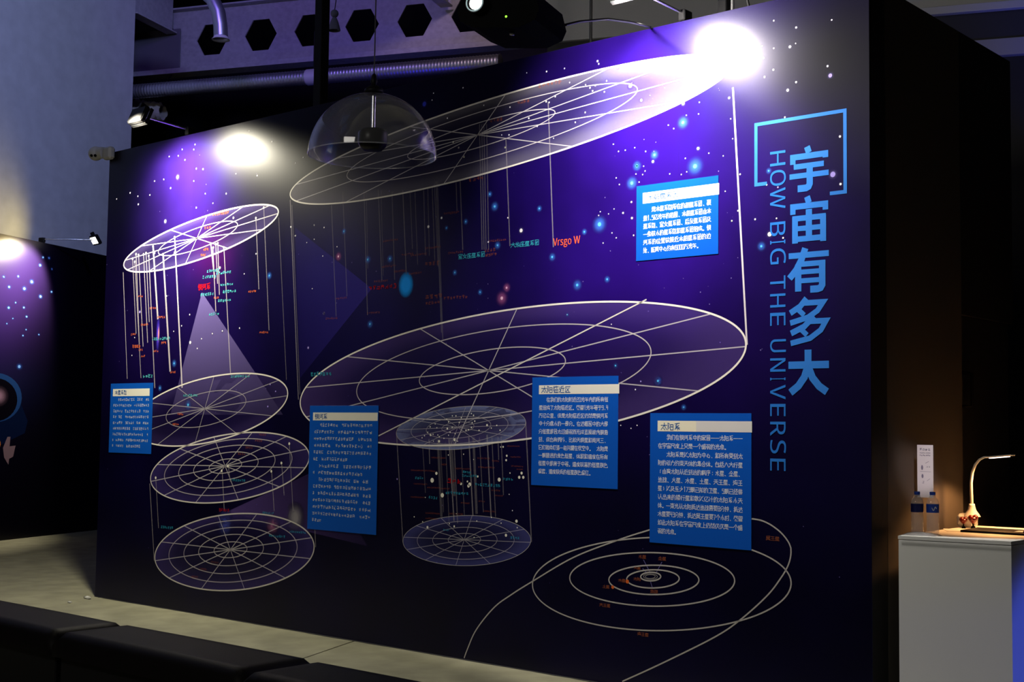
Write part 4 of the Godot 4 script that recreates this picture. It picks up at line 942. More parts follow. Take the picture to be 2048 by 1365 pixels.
const SIGN := Vector3(-3.136, 1.540, -7.180)
const SIGN_TOP := 1.540
const SIGN_BOTTOM := 1.241
const FOIL := Vector3(-18.671, 6.846, -12.230)
const LAMP_BASE := Vector3(-3.087, 1.050, -7.707)

const LAMP_A := Vector3(-4.56, 4.17, -6.17)
const LAMP_B := Vector3(-9.7, 4.18, -6.14)

const BLUE_SIDE := Vector3(1.6, 1.0, -7.3)  # from here on, places of unseen hall lamps
const ACCENT := Vector3(-1.0, 3.5, -3.5)
var VIOLET := bld(-8.5, 9.0, 11.8)
var DUSK := bld(-5.6, 9.0, 12.2)
var PALE := bld(-3.0, 8.8, 7.0)

# ---------------------------------------------------------------- the setting
func shell():
	# floor of broad vinyl sheets, laid along the building's axis, with open joints
	var st := slab(-20, 8, -0.3, -0.02, -26, 8)
	var f := struct("floor", st, M.joint, Vector3.ZERO, YAW)
	var edges := [-20.0, -16.9, -13.7, -10.7, -7.495, -4.29, -1.08, 2.1, 8.0]
	for i in edges.size() - 1:
		obj("floor_sheet", slab(edges[i] + 0.006, edges[i + 1] - 0.006, -0.02, 0.0, -26, 8, 0.003), M.floor, f)
	struct("ceiling", slab(-20, 8, 9.4, 9.7, -26, 8), M.dark_band, Vector3.ZERO, YAW)
	# the papered partition and its return at the right-hand end
	struct("wall_center", slab(WALL_L, WALL_R, 0, WALL_H, ZW - 0.2, ZW, 0.003), M.black_wall)
	struct("wall_side", slab(WALL_R - 0.2, WALL_R, 0, WALL_H, -8.02, ZW - 0.2, 0.003), M.side_wall)
	struct("wall_side_upper", slab(WALL_R - 0.2, WALL_R, 2.35, WALL_H, -8.9, -8.02, 0.003), M.black_wall)
	var d := struct("door_1", slab(WALL_R - 0.17, WALL_R - 0.03, 0.01, 2.35, -8.88, -8.04, 0.006), M.door)
	obj("door_handle", tube([Vector3(WALL_R - 0.03, 1.99, -8.1), Vector3(WALL_R + 0.03, 1.985, -8.1), Vector3(WALL_R + 0.03, 1.78, -8.1), Vector3(WALL_R - 0.03, 1.775, -8.1)], 0.012, 8), M.black, d)
	# left partition and the tall grey wall behind it
	struct("wall_left", slab(5.5, 17.6, 0, 4.15, -0.18, 0.0, 0.003), M.black_wall, bld(-12.263, 0, 0), YAW + PI / 2)
	struct("wall_left_upper", slab(-8, 17.672, 0, 9.4, -0.5, 0.0, 0.004), M.grey_wall, bld(-12.463, 0, 0), YAW + PI / 2)
	# far walls
	struct("wall_back", slab(-20, 8, 0, 9.4, -0.3, 0.0), M.black_wall, bld(0, 0, 24.0), YAW)
	struct("wall_right", slab(-8, 26, 0, 9.4, -0.3, 0.0), M.black_wall, bld(7.7, 0, 0), YAW + PI / 2)
	struct("wall_front", slab(-20, 8, 0, 9.4, -0.3, 0.0), M.black_wall, bld(0, 0, -7.5), YAW)
	struct("wall_back_left", slab(17.5, 26, 0, 9.4, -0.3, 0.0), M.black_wall, bld(-19.5, 0, 0), YAW + PI / 2)
	var up := struct("wall_back_right", slab(-4.39, 7.6, 5.985, 9.4, -0.25, 0.0), M.pale_wall, bld(0, 0, 14.0), YAW)
	obj("lower_panel", slab(-4.39, 7.6, 0, 5.455, -0.25, -0.1), M.black_wall, up)
	obj("dark_band", slab(-4.39, 7.6, 5.63, 5.985, -0.25, -0.05), M.dark_band, up)
	obj("ledge", slab(-4.39, 7.6, 5.455, 5.63, -0.25, -0.02), mat(Color(0.3, 0.29, 0.3), 0.8), up)
	struct("trim_1", slab(-0.75, 7.6, 5.905, 5.985, 0.0, 0.08), M.pale_wall, bld(0, 0, 14.0), YAW)

func backdrop_color(p: Vector2) -> Vector3:
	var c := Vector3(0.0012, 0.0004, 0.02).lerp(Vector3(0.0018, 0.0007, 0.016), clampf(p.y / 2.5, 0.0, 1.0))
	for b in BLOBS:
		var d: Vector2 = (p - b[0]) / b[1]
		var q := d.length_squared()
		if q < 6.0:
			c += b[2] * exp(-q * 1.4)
	for v in VOIDS:
		var d: Vector2 = (p - v[0]) / v[1]
		c *= 1.0 - v[2] * exp(-d.length_squared())
	var n := cloud.get_noise_2d(p.x * 60, p.y * 60)
	return c * (1.0 + 0.55 * n)

var cloud := FastNoiseLite.new()

func print_texture(x0: float, x1: float, y0: float, y1: float, w: int, h: int, f: Callable) -> ImageTexture:
	var data := PackedFloat32Array()
	data.resize(w * h * 3)
	for j in h:
		var y := y1 - (j + 0.5) / h * (y1 - y0)
		for i in w:
			var c: Vector3 = f.call(Vector2(x0 + (i + 0.5) / w * (x1 - x0), y))
			var k := (j * w + i) * 3
			data[k] = c.x
			data[k + 1] = c.y
			data[k + 2] = c.z
	return ImageTexture.create_from_image(Image.create_from_data(w, h, false, Image.FORMAT_RGBF, data.to_byte_array()))

func uv_rect(r: Rect2, z: float, full: Rect2) -> SurfaceTool:
	var st := start()
	var c := [Vector2(r.position.x, r.end.y), r.end, Vector2(r.end.x, r.position.y), r.position]
	for k in [0, 1, 2, 0, 2, 3]:
		var p: Vector2 = c[k]
		st.set_normal(Vector3.BACK)
		st.set_uv(Vector2((p.x - full.position.x) / full.size.x, (full.end.y - p.y) / full.size.y))
		st.add_vertex(Vector3(p.x, p.y, z))
	return st

# ---------------------------------------------------------------- the printed mural
func chart_point(k: String, r: float, t: float) -> Vector2:
	var c: Dictionary = CHARTS[k]
	var u: Vector3 = c.u
	var v: Vector3 = c.v
	return (c.c + Vector2(u.x, u.y) * r * cos(t) + Vector2(v.x, v.y) * r * sin(t)) / (1.0 + r * (u.z * cos(t) + v.z * sin(t)))

const Z1 := 0.0006
const Z2 := 0.0009
const Z3 := 0.0012
const Z4 := 0.0015
const Z5 := 0.0018

func chart_disc(k: String, parent: Node, rim_w: float, line_w: float, rim_a: float, line_a: float, fill: Color, called: String, skip := -1):
	var wide := wash(Color.WHITE)
	var st := start()
	var rs := [0.0, 0.45, 0.72, 0.86, 1.0]
	var fa := [0.12, 0.15, 0.35, 0.75, 1.0]
	for i in 4:
		for j in 48:
			var q := []
			for e in [[i, j], [i, j + 1], [i + 1, j + 1], [i + 1, j]]:
				var p := chart_point(k, rs[e[0]], TAU * e[1] / 48)
				q.append([Vector3(p.x, p.y, Z1), Color(fill.r, fill.g, fill.b, fill.a * fa[e[0]])])
			tinted_quad(st, q)
	obj(called + "_fill", st, wide, parent)
	var rim := PackedVector2Array()
	for j in 160: rim.append(chart_point(k, 1.0, TAU * j / 160))
	st = start()
	ribbon(st, rim, rim_w, Z3, true)
	obj("rim", st, ink(Color(0.93, 0.91, 0.88), rim_a), parent)
	for r in CHARTS[k].r:
		st = start()
		var ring := PackedVector2Array()
		for j in 120: ring.append(chart_point(k, r, TAU * j / 120))
		ribbon(st, ring, line_w, Z3, true)
		obj("ring", st, ink(Color(0.9, 0.87, 0.88), line_a), parent)
	for s in 6:
		if s == skip: continue
		st = start()
		line(st, chart_point(k, 1.0, PI * s / 6), chart_point(k, 1.0, PI * s / 6 + PI), line_w, Z2)
		obj("spoke", st, ink(Color(0.88, 0.86, 0.88), line_a), parent)

func chart_drops(k: String, parent: Node):
	for d in DROPS[k]:
		var st := start()
		line(st, d[0], d[1], d[2].y * 0.75, Z2)
		obj("drop_line", st, ink(Color(0.86, 0.83, 0.86), d[2].x * {"A": 1.0, "C": 0.9, "E": 0.6 if d[2].x < 0.8 else 1.0, "G": 0.75}[k]), parent)

func chart_dots(k: String, parent: Node):
	for d in DOTS[k]:
		var st := start()
		flat_disc(st, Vector2(d.x, d.y), d.z, d.z, Z4)
		obj("star_dot", st, ink(Color(0.93, 0.92, 0.86)), parent)

func chart_captions(k: String, parent: Node):
	var cols := [ink(Color(0.88, 0.42, 0.25)), ink(Color(0.35, 0.78, 0.82)), ink(Color(0.85, 0.08, 0.1)), ink(Color(0.75, 0.38, 0.2), 0.3)]
	if k == "G" or k == "C":
		cols[1] = ink(Color(0.2, 0.62, 0.75), 0.85)
		cols[2] = ink(Color(0.75, 0.05, 0.1), 0.7)
	if k == "E":
		cols[1] = ink(Color(0.22, 0.66, 0.76), 0.85)
		cols[2] = ink(Color(0.7, 0.06, 0.12), 0.75)
	for c in CAPTIONS[k]:
		var p: Vector2 = c[0]
		var s: Vector2 = c[1]
		var st := start()
		if c[3] != "":
			write_row(st, c[3], p.x - s.x / 2, p.x + s.x / 2, p.y, s.y * 1.25, s.y * 0.13, Z4)
		else:
			scribble_row(st, p.x - s.x / 2, p.x + s.x / 2, p.y, s.y * 1.4, s.y * 0.17, Z4)
		obj("caption", st, cols[c[2]], parent)

func cone(tri_pts: Array, a0: float, col: Color, parent: Node, called: String):
	var st := start()
	var n := 8
	for i in n:
		var q := []
		for t in [float(i) / n, float(i + 1) / n]:
			for e in [1, 2]:
				var p: Vector2 = (tri_pts[0] as Vector2).lerp(tri_pts[e], t)
				q.append([Vector3(p.x, p.y, Z1), Color(col.r, col.g, col.b, a0 * (1.0 - 0.8 * t))])
		tinted_quad(st, [q[0], q[1], q[3], q[2]])
	obj(called, st, wash(), parent)

func mural():
	read_strokes()
	rng.seed = 11
	cloud.seed = 3
	cloud.frequency = 0.012
	cloud.fractal_octaves = 4
	var m := thing("wall_mural", "dark blue and violet printed space mural of star-map discs covering the long partition wall", "mural", Vector3(0, 0, ZW))
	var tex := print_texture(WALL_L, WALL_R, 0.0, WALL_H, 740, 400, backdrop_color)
	var full := Rect2(WALL_L, 0.0, WALL_R - WALL_L, WALL_H)
	var xs := [WALL_L, -9.61, -8.34, -7.07, -5.8, -4.53, WALL_R]
	for i in 6:
		var bm := mat(Color.WHITE, FILM)
		var tone: float = [1.0, 0.97, 1.02, 0.98, 1.03, 1.0][i]
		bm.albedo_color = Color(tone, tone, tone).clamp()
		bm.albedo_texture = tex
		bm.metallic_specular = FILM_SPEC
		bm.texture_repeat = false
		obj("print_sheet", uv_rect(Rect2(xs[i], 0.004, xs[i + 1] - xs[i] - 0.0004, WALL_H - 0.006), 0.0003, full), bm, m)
	# ragged foot of the film
	var st := start()
	var x := WALL_L
	var prev := 0.012
	while x < WALL_R:
		var nx := minf(x + 0.11, WALL_R)
		var d := 0.012 + 0.03 * absf(cloud.get_noise_2d(x * 90, 5.0))
		quad(st, Vector3(x, 0.004, 0), Vector3(nx, 0.004, 0), Vector3(nx, 0.002, d), Vector3(x, 0.002, prev), Vector3.UP)
		prev = d
		x = nx
	obj("film_edge", st, M.black_wall, m)
	# glows of the print
	var g := group_part("print_glows", m, "soft blue, pink and white galaxies printed among the stars")
	st = start()
	soft_disc(st, G_BLUE, 0.082, 0.1, Color(0.0, 0.3, 1.0, 1.0), Z2, 0.6)
	obj("blue_galaxy", st, wash(), g)
	st = start()
	soft_disc(st, G_JET, 0.035, 0.2, Color(0.1, 0.06, 0.9, 0.8), Z1)
	soft_disc(st, G_JET + Vector2(0.01, 0.0), 0.018, 0.09, Color(1.0, 0.35, 0.4, 0.9), Z2)
	obj("edge_on_galaxy", st, wash(), g)
	for q in [[G_SWIRL, Vector2(0.13, 0.14), Color(0.08, 0.1, 0.5, 0.7)], [G_WHITE, Vector2(0.12, 0.13), Color(0.6, 0.58, 0.6, 0.55)], [G_PINK, Vector2(0.1, 0.09), Color(0.7, 0.25, 0.5, 0.5)]]:
		st = start()
		soft_disc(st, q[0], q[1].x, q[1].y, q[2], Z1)
		obj("small_galaxy", st, wash(), g)
	# stars
	var kinds := [ink(Color(0.93, 0.92, 0.95)), ink(Color(0.35, 0.75, 0.98)), ink(Color(0.62, 0.56, 0.86)), ink(Color(0.18, 0.22, 0.75)), ink(Color(0.9, 0.72, 0.85))]
	var halo := [Color(0.3, 0.28, 0.6, 0.3), Color(0.06, 0.22, 0.95, 0.6), Color(0.3, 0.25, 0.7, 0.35), Color(0.04, 0.06, 0.6, 0.6), Color(0.6, 0.15, 0.45, 0.5)]
	var names := ["white_stars", "blue_stars", "violet_stars", "blue_smudges", "pink_stars"]
	var hs := start()
	for k in 5:
		st = start()
		for s in STARS[k]:
			var r: float = s.z
			flat_disc(st, Vector2(s.x, s.y), r * 0.8, r * 0.8, Z4, 10)
			soft_disc(hs, Vector2(s.x, s.y), r * (4.0 if k == 1 or k == 4 else 1.7), r * (4.0 if k == 1 or k == 4 else 1.7), halo[k], Z1)
		var o := obj(names[k], st, kinds[k], m)
		o.set_meta("kind", "stuff")
	var ho := obj("star_halos", hs, wash(), m)
	ho.set_meta("kind", "stuff")
	st = start()
	for i in 420:
		var p := Vector2(rng.randf_range(WALL_L, WALL_R), rng.randf_range(0.5, WALL_H))
		var dense := backdrop_color(p).z
		if rng.randf() < 0.15 + dense * 6.0:
			var r := rng.randf_range(0.0015, 0.0045)
			flat_disc(st, p, r, r, Z2, 6)
	obj("faint_stars", st, ink(Color(0.55, 0.5, 0.8), 0.55), m).set_meta("kind", "stuff")
	# the charts
	var a := group_part("star_chart", m, "tall glass-like cylinder chart at the left with bright upper disc and drop lines")
	chart_disc("A", a, 0.0135, 0.008, 1.0, 0.7, Color(0.3, 0.22, 0.7, 0.16), "upper_disc")
	chart_disc("B", a, 0.012, 0.0065, 0.9, 0.36, Color(0.15, 0.1, 0.42, 0.16), "lower_disc")
	cone(CONES[0], 0.45, Color(0.3, 0.23, 0.68), a, "light_cone")
	chart_drops("A", a)
	chart_dots("A", a)
	chart_captions("A", a)
	var c := group_part("star_chart", m, "short cylinder chart at lower left with two discs of five rings")
	chart_disc("C", c, 0.011, 0.0075, 0.8, 0.5, Color(0.1, 0.07, 0.36, 0.3), "upper_disc")
	chart_disc("D", c, 0.011, 0.0075, 0.7, 0.45, Color(0.1, 0.07, 0.36, 0.3), "lower_disc")
	cone(CONES[2], 0.35, Color(0.2, 0.12, 0.5), c, "light_cone")
	chart_drops("C", c)
	chart_dots("C", c)
	chart_captions("C", c)
	var e := group_part("star_chart", m, "largest cylinder chart in the middle with tilted upper disc and wide lower disc")
	chart_disc("E", e, 0.0115, 0.006, 0.8, 0.55, Color(0.45, 0.42, 0.5, 0.2), "upper_disc")
	chart_disc("F", e, 0.012, 0.0075, 0.95, 0.6, Color(0.2, 0.12, 0.52, 0.2), "lower_disc", 2)
	st = start()
	line(st, LONG_SPOKE[0], LONG_SPOKE[1], 0.0085, Z3)
	obj("spoke", st, ink(Color(0.9, 0.88, 0.86), 0.8), e)
	cone(CONES[1], 0.45, Color(0.05, 0.035, 0.4), e, "light_cone")
	chart_drops("E", e)
	chart_dots("E", e)
	chart_captions("E", e)
	st = start()
	st.append_from(latin("Vrsgo W", 0.05, -0.001), 0, Transform3D(Basis.from_scale(Vector3(0.9, 1, 1)), Vector3(VRSGO.x - 0.105, VRSGO.y - 0.02, Z4 - 0.0005)))
	obj("caption", st, ink(Color(0.95, 0.36, 0.16)), e)
	var g2 := group_part("star_chart", m, "small pale cylinder chart at bottom centre crowded with white dots")
	chart_disc("G", g2, 0.004, 0.004, 0.35, 0.35, Color(0.3, 0.36, 0.72, 0.5), "upper_disc")
	chart_disc("H", g2, 0.004, 0.0045, 0.4, 0.32, Color(0.13, 0.14, 0.5, 0.34), "lower_disc")
	chart_drops("G", g2)
	chart_dots("G", g2)
	chart_captions("G", g2)
	var s := group_part("orbit_chart", m, "solar system chart at lower right with nested planet orbits")
	var oi := 0
	for o in ORBITS:
		var pl := PackedVector2Array()
		for j in 120: pl.append(o[0] + o[1] * cos(TAU * j / 120) + o[2] * sin(TAU * j / 120))
		st = start()
		ribbon(st, pl, 0.0085 if oi < 5 else 0.004, Z3, true)
		obj("orbit", st, ink(Color(0.88, 0.86, 0.84), 0.62 if oi < 5 else 0.35), s)
		oi += 1
	var cv := Curve2D.new()
	for i in PLUTO.size():
		var t: Vector2 = (PLUTO[mini(i + 1, PLUTO.size() - 1)] - PLUTO[maxi(i - 1, 0)]) / 6.0
		cv.add_point(PLUTO[i], -t, t)
	cv.bake_interval = 0.03
	var pp := PackedVector2Array()
	for p in cv.get_baked_points():
		if p.y > 0.006: pp.append(p)
	st = start()
	ribbon(st, pp, 0.0085, Z3)
	obj("orbit", st, ink(Color(0.88, 0.86, 0.84), 0.62), s)
	for p in POINTERS:
		st = start()
		line(st, p[0], p[1], 0.005, Z2)
		obj("pointer_line", st, ink(Color(0.5, 0.48, 0.75), 0.6), s)
	for p in PLANET_DOTS:
		st = start()
		flat_disc(st, Vector2(p.x, p.y), p.z, p.z, Z4, 18)
		obj("planet_dot", st, ink(Color(0.85, 0.4, 0.18)), s)
	for p in PLANETS:
		st = start()
		write_row(st, p[2], p[0].x - p[1].x / 2, p[0].x + p[1].x / 2, p[0].y, p[1].y, 0.0035, Z4)
		obj("caption", st, ink(Color(0.6, 0.33, 0.22), 0.55), s)

func latin(text: String, height: float, _z: float) -> Mesh:
	var f := SystemFont.new()
	f.font_names = PackedStringArray(["Droid Sans"])
	var t := TextMesh.new()
	t.text = text
	t.font = f
	t.font_size = 64
	t.pixel_size = height / 46.0
	t.depth = 0.0006
	t.horizontal_alignment = HORIZONTAL_ALIGNMENT_LEFT
	t.vertical_alignment = VERTICAL_ALIGNMENT_BOTTOM
	var am := ArrayMesh.new()
	am.add_surface_from_arrays(Mesh.PRIMITIVE_TRIANGLES, t.get_mesh_arrays())
	return am

# ---------------------------------------------------------------- blue text panels
const BODY := {
	"supercluster": ["  是本星系群所在的超星系团，覆", "盖1.5亿光年的范围，本超星系团由本", "星系群、室女星系团、后发星系团及", "一些较小的星系群和星系团组成。银", "河系的位置较接近本超星系团的边", "缘，距离中心约有6000万光年。"],
	"solar": ["  我们在银河系中的家园——太阳系——", "在宇宙尺度上只是一个暗弱的光点。", "  太阳系是以太阳为中心，和所有受到太", "阳的引力约束天体的集合体。包括八大行星", "（由离太阳从近到远的顺序：水星、金星、", "地球、火星、木星、土星、天王星、海王", "星）以及至少173颗已知的卫星、5颗已经辨", "认出来的矮行星和数以亿计的太阳系小天", "体。一束光从太阳抵达地球需要8分钟，抵达", "木星要43分钟，抵达冥王星要7个小时，尽管", "如此太阳系在宇宙尺度上仍然仅仅是一个暗", "弱的光点。"],
	"neighbourhood": ["  在我们的太阳附近20光年内的所有恒", "星组成了太阳临近区。尽管1光年等于9.4", "万亿公里，但是太阳临近区仍然是银河系", "中十分微小的一部分。在这幅图中的大部", "分恒星都因太过暗弱而无法直接被肉眼看", "到，但也有例外，比如天狼星和南河三，", "它们就像灯塔一样闪耀在夜空中。 太阳是", "一颗普通的黄色恒星，体积和温度在所有", "恒星中都属于中等。温度较高的恒星颜色", "偏蓝，温度较低的恒星颜色偏红。"],
}
# first and last mark of each row, as shares of the text width, where the print cannot be read
const ROWS := {
	"galaxy": [[0.1, 0.42], [0.48, 1.0], [], [0.0, 0.36], [0.42, 1.0], [], [0.0, 0.7], [0.76, 1.0], [], [0.0, 0.3], [0.38, 0.85], [0.92, 1.0], [], [0.0, 0.18], [0.24, 1.0], [], [0.0, 0.08], [0.14, 0.6], [], [0.1, 0.45], [0.52, 1.0], [], [0.0, 0.03], [0.09, 0.86], [], [0.1, 0.66], [0.7, 0.8], [0.85, 0.95], [], [0.0, 0.33], [0.37, 1.0], [], [0.0, 0.03], [0.09, 0.8], [0.86, 1.0], [], [0.0, 0.79], [0.86, 1.0], [], [0.0, 0.76], [0.8, 1.0], [], [0.0, 0.74], [0.81, 1.0], [], [0.0, 0.17]],
	"group": [[0.13, 0.6], [0.66, 0.82], [0.9, 1.0], [], [0.0, 0.52], [0.58, 1.0], [], [0.0, 0.27], [0.33, 0.77], [0.84, 1.0], [], [0.0, 0.1], [0.16, 0.26], [0.34, 1.0], [], [0.0, 0.28], [0.35, 0.6], [0.66, 0.78], [0.84, 1.0], [], [0.0, 0.5], [0.57, 1.0], [], [0.0, 0.86], [0.95, 1.0], [], [0.0, 0.04], [0.1, 0.33], [0.38, 1.0], [], [0.0, 0.04], [0.1, 0.33], [0.4, 0.8]],
}

func info_panels():
	panel("supercluster", "本超星系团", "bright blue text panel high on the wall under the right spotlight, five-character heading", Color(0.05, 0.33, 0.74))
	panel("solar", "太阳系", "blue text panel beside the vertical title's foot, heading bar half cream, half grey", Color(0.05, 0.33, 0.74))
	panel("neighbourhood", "太阳临近区", "blue text panel with ten rows over the lower right of the largest disc", Color(0.05, 0.33, 0.74))
	panel("galaxy", "银河系", "dim tall blue text panel with fifteen rows, left of the small dotted cylinder chart", Color(0.05, 0.33, 0.74))
	panel("group", "本星系群", "small blue text panel by the left end of the wall, nine rows of text", Color(0.05, 0.33, 0.74))

func panel(k: String, head: String, label: String, col: Color):
	var d: Dictionary = PANELS[k]
	var b: Rect2 = d.box
	var t := thing("info_panel", label, "text panel", Vector3(b.get_center().x, b.position.y, ZW + 0.0018), 0.0, "blue text panels on the mural")
	var o := Vector2(b.get_center().x, b.position.y)
	obj("board", slab(-b.size.x / 2, b.size.x / 2, 0, b.size.y, 0, 0.0012, 0.0002), ink(col), t)
	var bar: Rect2 = d.bar
	bar.position -= o
	var bz := 0.0015
	if d.seam != 0.0:
		var sx: float = d.seam - o.x
		var st := start()
		flat_rect(st, Rect2(bar.position, Vector2(sx - bar.position.x, bar.size.y)), bz)
		obj("heading_bar", st, ink(Color(0.93, 0.91, 0.82)), t).set_meta("label", "cream half of the heading bar")
		st = start()
		flat_rect(st, Rect2(sx, bar.position.y, bar.end.x - sx, bar.size.y), bz)
		obj("heading_bar", st, ink(Color(0.85, 0.84, 0.84)), t).set_meta("label", "greyer half of the heading bar")
	else:
		var st := start()
		flat_rect(st, bar, bz)
		obj("heading_bar", st, ink(Color(0.9, 0.89, 0.85)), t)
	var hd: Rect2 = d.head
	hd.position -= o
	var st := start()
	write_row(st, head, hd.position.x, hd.end.x, hd.get_center().y, hd.size.y * 1.05, hd.size.y * 0.1, bz + 0.0003)
	obj("heading", st, ink(Color(0.02, 0.3, 0.6)), t)
	var tx: Vector4 = d.text
	var em: float = d.em
	var text_ink := ink(Color(0.85, 0.87, 0.93), 0.85) if k != "supercluster" else ink(Color(0.93, 0.94, 0.97))
	if BODY.has(k):
		var n := 0
		var rows: Array = BODY[k]
		var unit := 0.0
		for row in rows:
			st = start()
			var total := 0.0
			var text: String = row
			for ch in text: total += advance_of(ch)
			var full: float = (tx.y - tx.x) / total
			if n == 0: unit = full
			var last := n == rows.size() - 1 or (k == "solar" and n == 1)
			var x1: float = tx.x + total * minf(unit, full) if last else tx.y
			if not last: unit = minf(unit, full)
			var u := (x1 - tx.x) / total
			var x := tx.x - o.x
			var any := false
			for ch in text:
				if ch == " ":
					if any: obj("text_row", st, text_ink, t)
					st = start()
					any = false
				else:
					write_char(st, ch, Vector2(x, tx.z - n * tx.w - o.y - em / 2), Vector2(u * advance_of(ch), em), em * 0.1, bz)
					any = true
				x += u * advance_of(ch)
				if ch == "。" and any:
					obj("text_row", st, text_ink, t)
					st = start()
					any = false
			if any: obj("text_row", st, text_ink, t)
			n += 1
	else:
		var n := 0
		for r in ROWS[k]:
			if r.is_empty():
				n += 1
				continue
			st = start()
			scribble_row(st, lerpf(tx.x, tx.y, r[0]) - o.x, lerpf(tx.x, tx.y, r[1]) - o.x, tx.z - n * tx.w - o.y, em * 0.9, em * 0.1, bz)
			obj("text_row", st, text_ink, t)

# ---------------------------------------------------------------- the vertical title
const BOLD := {
	"宇": [[0.15, 0.45, -0.01, 0.5, 0.13], [0.14, 0.085, 0.36, 0.085, 0.2, 0.92, 0.2, 0.92, 0.29], [0.125, 0.11, 0.42, 0.88, 0.42], [0.125, 0.0, 0.635, 1.0, 0.635], [0.16, 0.52, 0.42, 0.52, 0.84, 0.49, 0.9, 0.43, 0.925, 0.21, 0.925]],
	"宙": [[0.15, 0.45, -0.01, 0.5, 0.13], [0.14, 0.085, 0.36, 0.085, 0.19, 0.92, 0.19, 0.92, 0.32], [0.15, 0.14, 1.0, 0.14, 0.42], [0.13, 0.07, 0.455, 0.93, 0.455], [0.15, 0.86, 0.42, 0.86, 1.0], [0.12, 0.1, 0.68, 0.9, 0.68], [0.13, 0.1, 0.91, 0.9, 0.91], [0.16, 0.5, 0.27, 0.5, 0.92]],
	"有": [[0.13, 0.01, 0.155, 0.99, 0.155], [0.155, 0.42, 0.0, 0.33, 0.25, 0.2, 0.48, 0.03, 0.67], [0.155, 0.245, 0.98, 0.245, 0.36], [0.12, 0.25, 0.36, 0.9, 0.36], [0.155, 0.83, 0.3, 0.83, 0.86, 0.79, 0.925, 0.72, 0.945, 0.54, 0.945], [0.11, 0.3, 0.54, 0.8, 0.54], [0.11, 0.3, 0.74, 0.8, 0.74]],
	"多": [[0.14, 0.46, 0.0, 0.3, 0.17, 0.04, 0.31], [0.13, 0.38, 0.1, 0.88, 0.1, 0.74, 0.28, 0.5, 0.42, 0.04, 0.53], [0.12, 0.26, 0.25, 0.4, 0.37], [0.14, 0.65, 0.4, 0.4, 0.62, 0.06, 0.76], [0.13, 0.52, 0.51, 0.95, 0.51, 0.82, 0.71, 0.55, 0.88, 0.05, 0.98], [0.12, 0.32, 0.68, 0.47, 0.81]],
	"大": [[0.165, 0.0, 0.345, 1.0, 0.345], [0.17, 0.49, 0.0, 0.49, 0.35, 0.4, 0.62, 0.25, 0.82, 0.05, 0.97], [0.17, 0.5, 0.4, 0.6, 0.64, 0.76, 0.83, 0.95, 0.96]],
}

func title():
	var col := ink(Color(0.2, 0.48, 0.83))
	var t := thing("title_lettering", "large light blue vertical title in Chinese and English with open square frame", "lettering", Vector3(0, 0, ZW + 0.0016))
	var st := start()
	var w := 0.021
	var a: Vector2 = BRACKET[0]
	var b: Vector2 = BRACKET[1]
	ribbon(st, PackedVector2Array([Vector2(-3.908, 3.062), Vector2(a.x + w / 2, 3.062), Vector2(a.x + w / 2, a.y - w / 2), Vector2(b.x - w / 2, a.y - w / 2), Vector2(b.x - w / 2, b.y + w / 2), Vector2(-3.502, b.y + w / 2)]), w, 0.0)
	obj("square_frame", st, col, t)
	var i := 0
	for ch in "宇宙有多大":
		var r: Rect2 = HANZI[i]
		st = start()
		var lift := 0.0
		for s in BOLD[ch]:
			var pl := PackedVector2Array()
			for k in range(1, s.size(), 2):
				pl.append(r.position + r.size * Vector2(s[k], 1.0 - s[k + 1]))
			ribbon(st, pl, s[0] * r.size.x, lift)
			lift += 0.00006
		obj("character", st, col, t)
		i += 1
	for l in LATIN:
		var mesh := latin(l[0], 0.1, 0.0)
		var bb := mesh.get_aabb()
		st = start()
		# turned a quarter clockwise: reading direction runs down the wall, letter tops point right
		var sx: float = (l[1] - l[2]) / bb.size.x
		var sy := 0.1 / bb.size.y if l[0] != "O" and l[0] != "G" and l[0] != "S" and l[0] != "U" else 0.103 / bb.size.y
		var bs := Basis(Vector3(0, -sx, 0), Vector3(sy, 0, 0), Vector3(0, 0, 1))
		var tr := Transform3D(bs, Vector3.ZERO)
		tr.origin = Vector3(-3.886, l[1], 0.0002) - bs * Vector3(bb.position.x, bb.position.y, bb.end.z)
		st.append_from(mesh, 0, tr)
		obj("letter", st, ink(Color(0.16, 0.45, 0.8)), t)

# ---------------------------------------------------------------- print on the left partition
func left_color(p: Vector2) -> Vector3:
	var c := Vector3(0.0015, 0.001, 0.004)
	for b in [[Vector2(14.4, 3.4), Vector2(0.95, 1.0), Vector3(0.05, 0.02, 0.16)], [Vector2(12.6, 2.4), Vector2(2.0, 1.6), Vector3(0.012, 0.005, 0.05)], [Vector2(14.7, 2.1), Vector2(0.8, 0.5), Vector3(0.001, 0.004, 0.015)]]:
		var d: Vector2 = (p - b[0]) / b[1]
		c += b[2] * exp(-d.length_squared() * 1.5)
	return c

